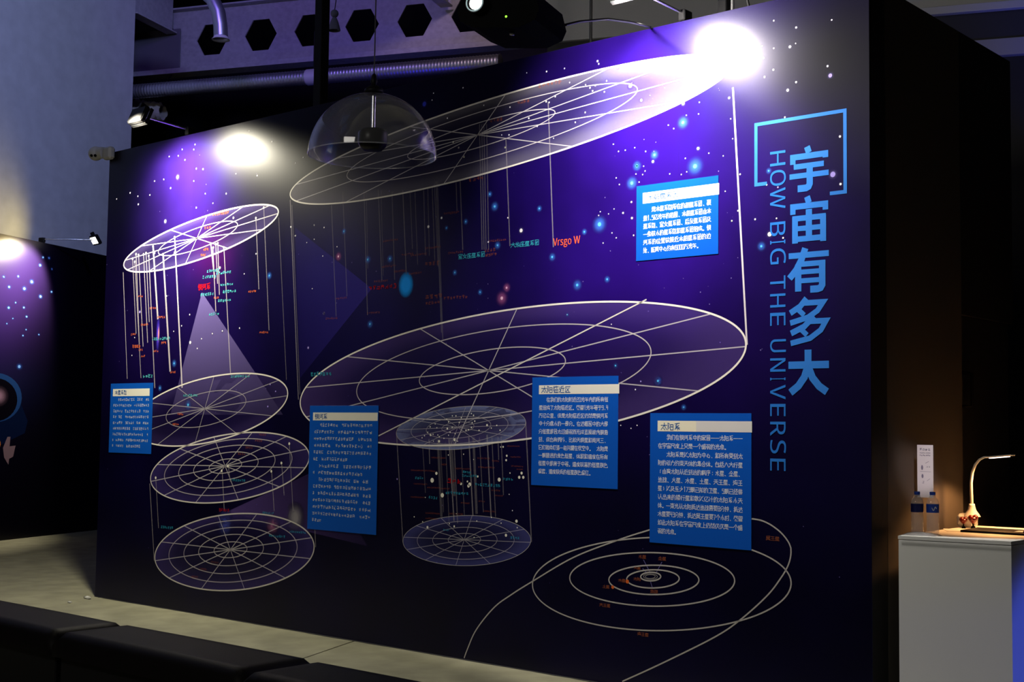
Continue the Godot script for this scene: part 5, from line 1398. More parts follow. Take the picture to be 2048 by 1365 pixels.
func left_wall_print():
	var m := thing("wall_mural", "dark printed mural with an astronaut on the far left partition", "mural", bld(-12.263, 0, 0), YAW + PI / 2)
	var bm := mat(Color.WHITE, FILM)
	bm.albedo_texture = print_texture(5.5, 17.6, 0.0, 4.15, 300, 110, left_color)
	bm.texture_repeat = false
	bm.metallic_specular = FILM_SPEC
	obj("print_sheet", uv_rect(Rect2(5.5, 0.0, 12.1, 4.15), 0.0004, Rect2(5.5, 0, 12.1, 4.15)), bm, m)
	var st := start()
	var hs := start()
	for s in LEFT_STARS:
		flat_disc(st, Vector2(s.x, s.y), s.z * 1.3, s.z, 0.0012, 8)
		soft_disc(hs, Vector2(s.x, s.y), s.z * 3.5, s.z * 2.6, Color(0.05, 0.15, 0.7, 0.6), 0.0008)
	obj("blue_stars", st, ink(Color(0.5, 0.72, 0.98)), m).set_meta("kind", "stuff")
	obj("star_halos", hs, wash(), m).set_meta("kind", "stuff")
	# the astronaut: helmet, visor, shoulders; a planet and rocks below
	var a := group_part("astronaut_picture", m, "printed astronaut with dark visor and blue-lit helmet rim")
	var suit := start()
	flat_poly(suit, PackedVector2Array([Vector2(13.5, 0.9), Vector2(15.15, 1.45), Vector2(15.2, 1.62), Vector2(15.02, 1.9), Vector2(14.5, 2.05), Vector2(14.0, 2.05), Vector2(13.6, 1.8), Vector2(13.3, 1.5)]), 0.0008)
	obj("suit", suit, ink(Color(0.03, 0.08, 0.2)), a)
	st = start()
	flat_disc(st, Vector2(14.56, 1.93), 0.5, 0.33, 0.0010, 32)
	obj("helmet", st, ink(Color(0.12, 0.25, 0.45)), a)
	st = start()
	flat_disc(st, Vector2(14.55, 1.9), 0.42, 0.29, 0.0013, 32)
	obj("visor", st, ink(Color(0.03, 0.02, 0.06)), a)
	st = start()
	soft_disc(st, Vector2(14.6, 1.95), 0.2, 0.15, Color(0.55, 0.3, 0.4, 0.7), 0.0016)
	obj("visor_reflection", st, wash(), a)
	st = start()
	flat_disc(st, Vector2(14.5, 1.3), 0.17, 0.12, 0.0014, 24)
	obj("orange_planet", st, ink(Color(0.85, 0.5, 0.16)), a)
	st = start()
	flat_poly(st, PackedVector2Array([Vector2(14.75, 1.12), Vector2(14.72, 1.25), Vector2(14.8, 1.4), Vector2(14.86, 1.4), Vector2(14.85, 1.27), Vector2(14.97, 1.28), Vector2(14.93, 1.13), Vector2(14.85, 1.1), Vector2(14.84, 1.02)]), 0.0014)
	obj("rocks", st, ink(Color(0.5, 0.4, 0.42)), a)

# ---------------------------------------------------------------- arm spotlights
func arm_lamp(label: String, base: Vector3, turn: float, reach: float, rise: float, tilt: float, swing := 0.0, yaw := 0.0, hood := 0.03):
	# local: wall plane at z = 0, room towards +z, base on top of the wall
	var t := thing("arm_spotlight", label, "spotlight", base, turn, "arm spotlights clamped to the wall tops")
	obj("clamp", bevel_box(Vector3(0.05, 0.07, 0.09), 0.006, null, Vector3(0, 0.036, -0.03)), M.black, t)
	obj("arm", tube([Vector3(0, 0.05, 0.0), Vector3(swing * 0.4, 0.05 + rise * 0.5, reach * 0.45), Vector3(swing, 0.05 + rise, reach - 0.04)], 0.009, 8), M.chrome, t)
	var bs := Basis(Vector3.UP, yaw) * Basis(Vector3.RIGHT, tilt)
	var c := Vector3(swing, 0.05 + rise, reach)
	obj("head", bevel_box(Vector3(0.22, 0.15, 0.05), 0.012, null, c, bs), M.black, t)
	if hood > 0.0:
		var h := start()
		for q in [[0.0, 0.072, 0.22, 0.006], [0.0, -0.072, 0.22, 0.006], [0.107, 0.0, 0.006, 0.15], [-0.107, 0.0, 0.006, 0.15]]:
			bevel_box(Vector3(q[2], q[3], hood), 0.001, h, c + bs * Vector3(q[0], q[1], -0.025 - hood / 2), bs)
		obj("hood", h, M.black, t)
	obj("bracket", bevel_box(Vector3(0.04, 0.06, 0.05), 0.006, null, c + bs * Vector3(0, 0.09, 0.0), bs), M.black, t)
	obj("led_lens", bevel_box(Vector3(0.17, 0.1, 0.006), 0.002, null, c + bs * Vector3(0, 0, -0.026), bs), glow_mat(Color(1.0, 0.95, 0.85), 6.0), t)

func lamps():
	arm_lamp("black arm spotlight over the right part of the mural, beside the projector", Vector3(-4.506, WALL_H, ZW), 0.0, 0.56, 0.03, -0.45, -0.03)
	arm_lamp("black arm spotlight at the left end of the mural wall, near the grey wall", Vector3(-9.72, WALL_H, ZW), 0.0, 0.5, 0.03, -0.4)
	arm_lamp("small glowing arm spotlight on the far left partition under the tall grey wall", bld(-12.263, 4.15, 15.4), YAW + PI / 2, 0.56, 0.03, -0.55, 0.42, 1.05, 0.0)
	unseen_panel()
	# fittings for the unseen hall lights: small black floods beyond the frame or hidden behind the partition
	flood("unseen violet flood light hung high under the ceiling, aimed at the holed steel beam", VIOLET, bld(-10.2, 8.0, 19.0), Color(0.58, 0.47, 1.0), true)
	flood("unseen dim pinkish flood light hung under the ceiling, aimed at the steel beam's right end", DUSK, bld(-7.0, 8.0, 19.0), Color(1.0, 0.85, 0.95), true)
	flood("unseen blue flood light standing behind the partition, aimed at the spiral duct", bld(-7.6, 4.9, 16.4), bld(-8.3, 6.9, 17.9), Color(0.08, 0.05, 1.0))
	flood("unseen pale bluish flood light under the ceiling, aimed at the tall grey wall", PALE, bld(-12.4, 6.9, 12.5), Color(0.66, 0.73, 1.0), true)
	flood("unseen blue flood light beyond the right edge, aimed at the ledge high behind the side wall", bld(1.6, 4.0, 12.4), bld(1.4, 5.95, 14.0), Color(0.3, 0.35, 1.0))
	flood("unseen blue flood light right of the view, aimed at the white pedestal", BLUE_SIDE, Vector3(-2.54, 0.22, -7.3), Color(0.25, 0.36, 1.0))
	flood("unseen narrow pale flood light hung under the ceiling, aimed at the notice on the pedestal", ACCENT, Vector3(-3.135, 1.43, -7.18), Color(1.0, 0.92, 0.95), true)

func unseen_panel():  # fitting of the unseen hall panel, out of view
	var t := thing("unseen_panel_light", "unseen large dim white panel light over the hall, placed to light mural and pedestal", "panel light", Vector3(-5.0, 5.2, 1.5))
	t.look_at_from_position(t.position, Vector3(-5.0, 1.0, -6.7), Vector3.UP)
	obj("frame", slab(-1.25, 1.25, -0.65, 0.65, 0.02, 0.07, 0.01), M.black, t)
	obj("diffuser", slab(-1.2, 1.2, -0.6, 0.6, 0.012, 0.02, 0.002), glow_mat(Color(1.0, 0.98, 0.92), 0.3), t)
	var up := t.basis.inverse() * Vector3.UP
	for s in [-1, 1]:
		obj("hanger", tube([Vector3(s * 1.0, 0.6, 0.05), Vector3(s * 1.0, 0.6, 0.05) + up * (9.39 - 5.2 - 0.52)], 0.01, 6), M.black, t)

func flood(label: String, at: Vector3, to: Vector3, c: Color, hung := false):  # fitting of an unseen hall lamp, set where its light is wanted
	var t := thing("unseen_flood_light", label, "flood light", at)
	var bs := Basis.looking_at(to - at, Vector3.UP)
	obj("housing", bevel_box(Vector3(0.24, 0.18, 0.08), 0.01, null, bs * Vector3(0, 0, 0.09), bs), M.black, t)
	obj("lens", bevel_box(Vector3(0.19, 0.13, 0.004), 0.001, null, bs * Vector3(0, 0, 0.047), bs), glow_mat(c, 2.0), t)
	obj("stand", tube([Vector3(0, 0, 0) + bs * Vector3(0, -0.05, 0.1), Vector3(0, 9.39 - at.y if hung else -at.y, 0) + bs * Vector3(0, 0, 0.1) * Vector3(1, 0, 1)], 0.02, 8), M.black, t)

# ---------------------------------------------------------------- sound dome
func dome():
	var c := DOME
	var t := thing("sound_dome", "clear hemispherical sound dome hanging in front of the mural", "sound dome", c)
	var r := 0.38
	var pr := []
	for i in 25:
		var a := PI / 2 * i / 24
		pr.append(Vector2(maxf(r * cos(a), 0.001), r * sin(a) * 0.98))
	obj("shell", lathe(pr, 64), glass(0.05, 0.04), t)
	var rim := []
	for i in 49: rim.append(Vector3(r * cos(TAU * i / 48), 0, r * sin(TAU * i / 48)))
	obj("rim", tube(rim, 0.004, 6, null, false), glass(0.15, 0.1), t)
	obj("cap", lathe([Vector2(0.001, 0.425), Vector2(0.03, 0.42), Vector2(0.055, 0.4), Vector2(0.06, 0.372), Vector2(0.001, 0.368)], 24), M.black, t)
	obj("rod", tube([Vector3(0, 0.37, 0), Vector3(0, 0.17, 0)], 0.013, 12), M.chrome, t)
	obj("speaker", lathe([Vector2(0.001, 0.16), Vector2(0.07, 0.157), Vector2(0.088, 0.14), Vector2(0.09, 0.085), Vector2(0.078, 0.055), Vector2(0.055, 0.033), Vector2(0.001, 0.028)], 28), M.gloss_black, t)
	obj("cable", tube([Vector3(0, 0.47, 0), Vector3(0.004, 1.5, 0), Vector3(0.02, 9.37 - c.y, 0)], 0.004, 6), M.cable, t)
	obj("cable_grip", lathe([Vector2(0.001, 0.5), Vector2(0.012, 0.49), Vector2(0.022, 0.45), Vector2(0.014, 0.425), Vector2(0.001, 0.42)], 12), M.black, t)

# ---------------------------------------------------------------- projector
func projector():
	var t := thing("projector", "black ceiling projector with a glowing lens hanging at the top of the view", "projector", PROJ, 0.0)
	t.basis = Basis(Vector3.UP, deg_to_rad(18.0)) * Basis(Vector3.BACK, deg_to_rad(-6.0))
	var w := 0.4
	var h := 0.16
	var d := 0.34
	var prof := PackedVector2Array([Vector2(-w / 2, -0.01), Vector2(-w / 2 + 0.02, h / 2), Vector2(w / 2 - 0.03, h / 2), Vector2(w / 2, 0.0), Vector2(w / 2 - 0.015, -0.045), Vector2(w / 2 - 0.09, -h / 2), Vector2(-w / 2 + 0.1, -h / 2), Vector2(-w / 2 + 0.02, -0.05)])
	obj("case", prism(prof, -d / 2, d / 2), M.matte_black, t)
	obj("lens_barrel", tube([Vector3(-0.1, 0.025, d / 2 - 0.01), Vector3(-0.1, 0.025, d / 2 + 0.035)], 0.046, 28), M.black, t)
	var ring := []
	for i in 33: ring.append(Vector3(-0.1 + 0.04 * cos(TAU * i / 32), 0.025 + 0.04 * sin(TAU * i / 32), d / 2 + 0.036))
	obj("lens_ring", tube(ring, 0.003, 6, null, false), glow_mat(Color(0.45, 0.6, 0.62), 0.35), t)  # ring glows by itself, standing in for light spilling from the lens
	obj("lens", ball(0.031, Vector3(-0.095, 0.022, d / 2 + 0.032), null, Vector3(1, 1, 0.4)), glow_mat(Color(0.9, 1.0, 0.95), 5.0), t)
	obj("status_light", ball(0.005, Vector3(0.045, -0.03, d / 2)), glow_mat(Color(0.3, 1.0, 0.05), 2.0), t)
	obj("mount_plate", bevel_box(Vector3(0.16, 0.02, 0.14), 0.004, null, Vector3(0.03, h / 2 + 0.01, 0)), M.black, t)
	var up := t.basis.inverse() * Vector3.UP
	obj("pole", tube([Vector3(0.03, h / 2 + 0.01, 0), Vector3(0.03, h / 2, 0) + up * (9.3 - PROJ.y)], 0.032, 14), M.black, t)
	obj("foot_screw", lathe([Vector2(0.001, -0.095), Vector2(0.012, -0.094), Vector2(0.013, -0.078), Vector2(0.001, -0.077)], 12, null, Vector3(0.05, 0, 0.1)), M.chrome, t)
	var cb := []
	for p in CABLE_CURVE: cb.append(p)
	tag(obj("power_cable", tube(cb, 0.007, 6), M.cable), "thin black cable arching from the projector to the wall top", "cable")

# ---------------------------------------------------------------- overhead steel, ducts and pendants
func overhead():
	# castellated beam
	var t := thing("steel_beam", "steel ceiling beam with a row of dark hexagonal holes in its web", "beam", bld(0, 0, 19.0), YAW)
	var y0 := 7.61
	var y1 := 8.62
	var cy := 8.09
	var pitch := 0.925
	var hw := 0.3
	var hh := 0.262
	var st := start()
	for i in 14:
		var x := -18.33 + i * pitch
		var a := x - pitch / 2
		var b := x + pitch / 2
		prism(PackedVector2Array([Vector2(a, y1), Vector2(b, y1), Vector2(b, cy), Vector2(x + hw, cy), Vector2(x + hw * 0.5, cy + hh), Vector2(x - hw * 0.5, cy + hh), Vector2(x - hw, cy), Vector2(a, cy)]), -0.012, 0.012, st)
		prism(PackedVector2Array([Vector2(a, y0), Vector2(a, cy), Vector2(x - hw, cy), Vector2(x - hw * 0.5, cy - hh), Vector2(x + hw * 0.5, cy - hh), Vector2(x + hw, cy), Vector2(b, cy), Vector2(b, y0)]), -0.012, 0.012, st)
	obj("web", st, M.steel, t)
	obj("bottom_flange", slab(-18.8, -5.85, y0 - 0.085, y0, -0.15, 0.15), M.steel, t)
	obj("top_flange", slab(-18.8, -5.85, y1, y1 + 0.03, -0.15, 0.15), M.steel, t)
	# cross beams that run towards the camera
	for q in [[-12.55, "dark steel cross beam at the left, next to the grey wall", -17.7], [-7.55, "steel cross beam end above the projector, reaching towards the viewer", -14.2]]:
		var c := thing("cross_beam", q[1], "beam", bld(q[0], 0, 0), YAW)
		obj("bottom_flange", slab(-0.1, 0.1, 8.2, 8.225, -18.84, q[2]), M.steel, c)
		obj("web", slab(-0.012, 0.012, 8.225, 8.95, -18.84, q[2]), M.steel, c)
	tag(obj("dark_sheet", slab(-0.46, 0.46, 7.62, 8.3, -0.012, 0.012), mat(Color(0.12, 0.11, 0.14), 0.7), self, bld(-12.88, 0, 18.9)), "dark flat sheet against the beam web beside the grey wall", "plate")  # flat dark sheet over the left end of the web
	get_node("dark_sheet").rotation.y = YAW
	# spiral duct
	var d := thing("spiral_duct", "ribbed spiral ventilation duct under the steel beam, lit blue", "duct", bld(0, 6.99, 17.95), YAW)
	var pr := []
	var x := -13.6
	while x < -6.35:
		pr.append(Vector2(0.112, x))
		pr.append(Vector2(0.112, x + 0.03))
		pr.append(Vector2(0.117, x + 0.036))
		pr.append(Vector2(0.117, x + 0.046))
		x += 0.052
	pr.append(Vector2(0.001, x))
	obj("ribbed_tube", lathe(pr, 24, null, Vector3.ZERO, Basis(Vector3(0, 1, 0), Vector3(1, 0, 0), Vector3(0, 0, -1))), M.galv, d)
	obj("pipe_clamp", lathe([Vector2(0.118, -9.5), Vector2(0.124, -9.49), Vector2(0.124, -9.29), Vector2(0.118, -9.28)], 24, null, Vector3.ZERO, Basis(Vector3(0, 1, 0), Vector3(1, 0, 0), Vector3(0, 0, -1))), M.band, d)
	obj("hanger", tube([Vector3(-9.39, 0.1, 0), Vector3(-9.39, 0.72, 0)], 0.008, 6), M.black, d)
	# elbow duct with a flared mouth
	var e := thing("elbow_duct", "shiny bent ventilation pipe with a flared round mouth, before the first hexagon", "duct", bld(0, 0, 16.0), YAW)
	var path := []
	for q in [Vector2(-10.75, 7.97), Vector2(-10.4, 7.9), Vector2(-10.17, 7.8), Vector2(-10.0, 7.65), Vector2(-9.9, 7.45), Vector2(-9.86, 7.25), Vector2(-9.85, 7.1)]: path.append(Vector3(q.x, q.y, 0))
	obj("bend", tube(path, [0.1, 0.1, 0.102, 0.103, 0.1, 0.1, 0.1], 24), M.galv, e)
	obj("mouth", lathe([Vector2(0.1, 7.1), Vector2(0.104, 7.08), Vector2(0.125, 7.06), Vector2(0.128, 7.05), Vector2(0.1, 7.06)], 28, null, Vector3(-9.85, 0, 0)), M.band, e)
	# crumpled foil at the end of a hose
	var f := thing("foil_hose", "crumpled pale foil hose end beside the tall grey wall", "hose", FOIL, YAW)
	st = start()
	var rr := []
	for i in 15:
		var row := []
		for k in 20:
			var rad := 0.14 + 0.035 * cloud.get_noise_2d(i * 160.0, k * 120.0) + 0.02 * sin(i * 2.1)
			row.append(Vector3(-0.25 + i * 0.036, rad * cos(TAU * k / 20) - i * 0.008, rad * sin(TAU * k / 20)))
		rr.append(row)
	for i in 14:
		for k in 20:
			quad(st, rr[i][k], rr[i][(k + 1) % 20], rr[i + 1][(k + 1) % 20], rr[i + 1][k], (rr[i][k] - Vector3(rr[i][k].x, 0, 0)).normalized())
	obj("foil", st, M.foil, f)
	obj("hanger", tube([Vector3(0.05, 0.1, 0), Vector3(0.05, 7.5 - FOIL.y, -0.5), Vector3(0.05, 7.56 - FOIL.y, -0.55)], 0.01, 6), M.black, f)
	# pendant
	var p := thing("pendant_lamp", "small grey bell-shaped pendant with a ball on top, between the post and a hexagon", "pendant lamp", bld(-7.565, 6.69, 15.0), YAW)
	obj("bell", lathe([Vector2(0.078, 0.0), Vector2(0.08, 0.012), Vector2(0.068, 0.06), Vector2(0.05, 0.12), Vector2(0.03, 0.165), Vector2(0.012, 0.18)], 20), mat(Color(0.16, 0.15, 0.19), 0.7), p)
	obj("ball", ball(0.052, Vector3(0, 0.225, 0)), mat(Color(0.14, 0.13, 0.17), 0.6), p)
	obj("stem", tube([Vector3(0, 0.27, 0), Vector3(0.02, 0.42, 0), Vector3(0.03, 2.71, 0)], 0.006, 6), M.cable, p)
	# posts and cables behind the partition
	tag(obj("steel_post", slab(-0.046, 0.046, 0, 9.4, -0.046, 0.046), M.black, self, Vector3(-8.575, 0, -7.3)), "tall black steel post rising behind the mural wall, left of the dome", "post")
	var q := thing("cable_post", "black post with hanging cables behind the wall top at the right", "post", Vector3(-4.385, 0, -7.05))
	obj("post", slab(-0.03, 0.03, 0, 9.4, -0.03, 0.03), M.black, q)
	obj("conduit", tube([Vector3(0.06, 0, 0), Vector3(0.06, 9.4, 0)], 0.012, 8), M.chrome, q)
	obj("loose_cable", tube([Vector3(0.1, 0.0, 0), Vector3(0.1, 4.0, 0), Vector3(0.19, 4.25, 0.02), Vector3(0.1, 4.6, 0), Vector3(0.08, 9.4, 0)], 0.009, 6), M.cable, q)
	tag(obj("hanging_cable", tube([WIRE, WIRE + Vector3(0, 5.0, 0)], 0.012, 6), M.cable), "straight vertical cable in front of the grey upper wall, right of the projector", "cable")
	# ceiling spotlight stub
	var s := thing("track_spotlight", "dark track spotlight at the top edge above the dome", "spotlight", bld(-7.93, 7.02, 14.0), YAW)
	obj("barrel", tube([Vector3(-0.12, 0.1, 0), Vector3(0.05, 0.0, 0)], 0.04, 16), M.black, s)
	obj("stem", tube([Vector3(-0.06, 0.08, 0), Vector3(-0.06, 2.38, 0)], 0.012, 6), M.black, s)

# ---------------------------------------------------------------- benches
func cushion(l: float, w: float, h: float) -> SurfaceTool:
	# padded slab with rolled edges and a soft crown
	var st := start()
	var nx := 28
	var nz := 10
	var pts := []
	for i in nx + 1:
		var row := []
		for j in nz + 1:
			var u := float(i) / nx * 2 - 1
			var v := float(j) / nz * 2 - 1
			var eu := clampf((1 - absf(u)) * l / 2 / 0.05, 0, 1)
			var ev := clampf((1 - absf(v)) * w / 2 / 0.05, 0, 1)
			var y := h - 0.035 * (1 - sqrt(1 - pow(1 - eu, 2))) - 0.035 * (1 - sqrt(1 - pow(1 - ev, 2))) + 0.006 * (1 - u * u) * (1 - v * v)
			row.append(Vector3(u * l / 2, y, v * w / 2))
		pts.append(row)
	st.set_smooth_group(0)
	for i in nx:
		for j in nz:
			for p in [pts[i][j], pts[i + 1][j], pts[i + 1][j + 1], pts[i][j], pts[i + 1][j + 1], pts[i][j + 1]]:
				st.add_vertex(p)
	for i in nx:
		for e in [[0, 1], [nz, -1]]:
			var a: Vector3 = pts[i][e[0]]
			var b: Vector3 = pts[i + 1][e[0]]
			var o := [a, Vector3(a.x, 0, a.z), Vector3(b.x, 0, b.z), a, Vector3(b.x, 0, b.z), b] if e[1] > 0 else [a, Vector3(b.x, 0, b.z), Vector3(a.x, 0, a.z), a, b, Vector3(b.x, 0, b.z)]
			for p in o: st.add_vertex(p)
	for j in nz:
		for e in [[0, 1], [nx, -1]]:
			var a: Vector3 = pts[e[0]][j]
			var b: Vector3 = pts[e[0]][j + 1]
			var o := [a, Vector3(b.x, 0, b.z), Vector3(a.x, 0, a.z), a, b, Vector3(b.x, 0, b.z)] if e[1] > 0 else [a, Vector3(a.x, 0, a.z), Vector3(b.x, 0, b.z), a, Vector3(b.x, 0, b.z), b]
			for p in o: st.add_vertex(p)
	st.generate_normals()
	return st

func benches():
	var labels := ["black padded bench at the left edge of the view", "black padded bench in the middle of the row, facing the mural", "black padded bench at the right end of the row by the bottom edge"]
	var xs := [-8.365, -6.7, -5.035, -3.37]
	for i in 3:
		var l: float = xs[i + 1] - xs[i] - 0.012
		var t := thing("bench", labels[i], "bench", Vector3((xs[i] + xs[i + 1]) / 2, 0, -4.12 + [0.0, 0.0, 0.02][i]), [0.0, 0.008, -0.006][i], "black padded benches in a row")
		obj("seat_cushion", cushion(l, 0.48, 0.13), M.leather, t, Vector3(0, 0.32, 0))
		obj("base", bevel_box(Vector3(l - 0.05, 0.3, 0.4), 0.006, null, Vector3(0, 0.17, 0)), M.black, t)
		for s in [-1, 1]:
			obj("foot", bevel_box(Vector3(0.06, 0.02, 0.38), 0.003, null, Vector3(s * (l / 2 - 0.12), 0.01, 0)), M.black, t)

# ---------------------------------------------------------------- pedestal and what stands on it
const TOP := 1.05

func pedestal():
	var t := thing("pedestal", "white plain pedestal counter at the right edge, lit blue on its right side", "pedestal", Vector3(-2.827, 0, -7.315))
	var o := Vector2(2.827, 0)
	# plan: front edge a little askew
	var plan := PackedVector2Array([Vector2(-3.113, 6.776) + o, Vector2(-2.542, 6.872) + o, Vector2(-2.53, 7.93) + o, Vector2(-3.15, 7.91) + o])
	var body := PackedVector2Array()
	for p in plan: body.append(p - Vector2(0, 7.315))
	var turn := Basis(Vector3.RIGHT, Vector3(0, 0, -1), Vector3(0, 1, 0))     # the plan's second axis points away from the camera
	for q in [["body", 0.0, TOP - 0.022, 0.0], ["top", TOP - 0.018, TOP, 0.004]]:
		var st := start()
		var pl := body
		var n := pl.size()
		for k in n:
			var a := Vector3(pl[k].x, q[1], -pl[k].y)
			var b := Vector3(pl[(k + 1) % n].x, q[1], -pl[(k + 1) % n].y)
			var nn := (b - a).cross(Vector3.UP).normalized()
			if nn.dot((a + b) / 2) < 0: nn = -nn
			a += nn * q[3]
			b += nn * q[3]
			var h: float = q[2] - q[1]
			quad(st, a, b, b + Vector3.UP * h, a + Vector3.UP * h, nn)
		for y in [q[1], q[2]]:
			var c := []
			for p in pl: c.append(Vector3(p.x, y, -p.y))
			quad(st, c[0], c[1], c[2], c[3], Vector3.UP if y == q[2] else Vector3.DOWN)
		obj(q[0], st, M.plinth, t)
	var _unused := turn
	bottle(Vector3(-3.104, TOP, -6.996), "left plastic water bottle with navy label and blue cap on the pedestal", M.navy, false)
	bottle(Vector3(-3.027, TOP, -7.024), "right plastic water bottle with blue swirl label on the pedestal", M.blue, true)
	# crumpled clear wrapping
	var st := start()
	var g := []
	for i in 13:
		var row := []
		for j in 9:
			var u := i / 12.0
			var v := j / 8.0
			var edge := minf(minf(u, 1 - u), minf(v, 1 - v)) * 4.0
			row.append(Vector3(-3.124 + u * 0.18 + 0.006 * sin(j * 2.0), TOP + 0.002 + clampf(edge, 0, 1) * (0.012 + 0.012 * absf(cloud.get_noise_2d(i * 400.0, j * 400.0))), -6.93 + v * 0.12 + u * -0.03))
		g.append(row)
	for i in 12:
		for j in 8:
			quad(st, g[i][j], g[i][j + 1], g[i + 1][j + 1], g[i + 1][j], Vector3.UP)
	tag(obj("plastic_wrap", st, M.wrap), "crumpled clear plastic wrap lying at the bottles' feet", "plastic wrap")
	# sign
	var s := thing("sign_stand", "narrow upright white notice in a clear stand behind the water bottles", "sign", Vector3(SIGN.x, TOP, SIGN.z))
	var sh: float = SIGN_TOP - TOP
	var sl: float = SIGN_BOTTOM - TOP
	obj("clear_plate", slab(-0.05, 0.05, 0.004, sh, -0.004, -0.001, 0.001), M.clear, s)
	obj("foot", bevel_box(Vector3(0.09, 0.004, 0.07), 0.001, null, Vector3(0, 0.002, -0.02)), M.clear, s)
	obj("sheet", slab(-0.047, 0.047, sl, sh - 0.002, 0.0, 0.0012, 0.0003), M.paper, s)
	st = start()
	rng.seed = 5
	scribble_row(st, -0.033, 0.032, sh - 0.028, 0.017, 0.0022, 0.0016)
	scribble_row(st, -0.033, 0.032, sh - 0.048, 0.009, 0.0016, 0.0016)
	scribble_row(st, -0.033, 0.032, sh - 0.061, 0.009, 0.0016, 0.0016)
	line(st, Vector2(-0.03, sh - 0.152), Vector2(0.034, sh - 0.153), 0.0014, 0.0016)
	line(st, Vector2(0.002, sh - 0.105), Vector2(0.022, sh - 0.095), 0.002, 0.0016)
	flat_disc(st, Vector2(-0.018, sh - 0.13), 0.006, 0.014, 0.0016)
	flat_disc(st, Vector2(-0.016, sh - 0.178), 0.006, 0.012, 0.0016)
	line(st, Vector2(0.01, sh - 0.205), Vector2(0.028, sh - 0.192), 0.0016, 0.0016)
	obj("print", st, M.grey_ink, s)
	st = start()
	scribble_row(st, -0.02, -0.004, sh - 0.212, 0.016, 0.0014, 0.0016)
	scribble_row(st, 0.006, 0.03, sh - 0.125, 0.012, 0.0012, 0.0016)
	obj("print", st, M.grey_ink, s)
	desk_lamp()

func bottle(at: Vector3, label: String, band: Material, mark: bool):
	var t := thing("water_bottle", label, "bottle", at, 0.0, "water bottles on the pedestal")
	t.scale = Vector3.ONE * 1.1
	var pr := [Vector2(0.001, 0.004), Vector2(0.02, 0.002), Vector2(0.028, 0.004), Vector2(0.0305, 0.012)]
	for i in 6:
		pr.append(Vector2(0.0305, 0.02 + i * 0.014))
		pr.append(Vector2(0.029, 0.027 + i * 0.014))
	for q in [Vector2(0.0305, 0.11), Vector2(0.0305, 0.15), Vector2(0.029, 0.162), Vector2(0.024, 0.175), Vector2(0.016, 0.186), Vector2(0.0125, 0.191), Vector2(0.0125, 0.197)]: pr.append(q)
	obj("body", lathe(pr, 32), M.water, t)
	obj("label_band", lathe([Vector2(0.031, 0.108), Vector2(0.0312, 0.109), Vector2(0.0312, 0.149), Vector2(0.031, 0.15)], 32), band, t)
	obj("cap", lathe([Vector2(0.0138, 0.195), Vector2(0.0145, 0.197), Vector2(0.0145, 0.209), Vector2(0.013, 0.211), Vector2(0.001, 0.2115)], 24), M.blue, t)
	obj("neck_ring", lathe([Vector2(0.0128, 0.189), Vector2(0.0155, 0.19), Vector2(0.0155, 0.192), Vector2(0.0128, 0.193)], 20), M.water, t)
	if mark:
		var path := []
		for i in 14:
			var u := i / 13.0
			var a := 0.95 + (u - 0.5) * 0.7
			path.append(Vector3(0.0318 * cos(a), 0.128 + 0.011 * sin(u * 7.0) * (1 - 0.3 * u), 0.0318 * sin(a)))
		obj("swirl_mark", tube(path, 0.0018, 6), M.white, t)

func desk_lamp():
	var p := LAMP_BASE
	var t := thing("desk_lamp", "small white gooseneck desk lamp, switched on, on the pedestal", "desk lamp", p)
	t.scale = Vector3.ONE * 1.1
	obj("base", bevel_box(Vector3(0.1, 0.075, 0.07), 0.016, null, Vector3(-0.02, 0.0375, 0)), M.white, t)
	obj("collar", lathe([Vector2(0.045, 0.06), Vector2(0.036, 0.075), Vector2(0.022, 0.095), Vector2(0.016, 0.118), Vector2(0.015, 0.128), Vector2(0.001, 0.128)], 24, null, Vector3(0.008, 0, 0.005)), M.white, t)
	var neck := [Vector3(0.008, 0.12, 0.005), Vector3(0.006, 0.18, 0.005), Vector3(0.005, 0.24, 0.005), Vector3(0.012, 0.295, 0.005), Vector3(0.028, 0.338, 0.003), Vector3(0.05, 0.366, 0.0), Vector3(0.075, 0.38, -0.002), Vector3(0.1, 0.381, -0.004)]
	obj("neck", tube(neck, [0.0085, 0.0085, 0.008, 0.008, 0.0075, 0.007, 0.006, 0.005], 14), M.white, t)
	var tilt := Basis(Vector3.BACK, deg_to_rad(6.0))
	obj("head", bevel_box(Vector3(0.135, 0.009, 0.06), 0.004, null, Vector3(0.165, 0.388, -0.004), tilt), M.white, t)
	obj("led_panel", bevel_box(Vector3(0.1, 0.005, 0.045), 0.002, null, Vector3(0.157, 0.381, -0.004), tilt), glow_mat(Color(1.0, 0.9, 0.8), 2.0), t)
	var at := p + Vector3(0.157, 0.37, -0.004) * 1.1
	spot("desk_lamp_light", at, at + Vector3(-0.06, -1, 0.0), 0.9, 67.0, 0.35, 0.04, Color(1.0, 0.7, 0.42))

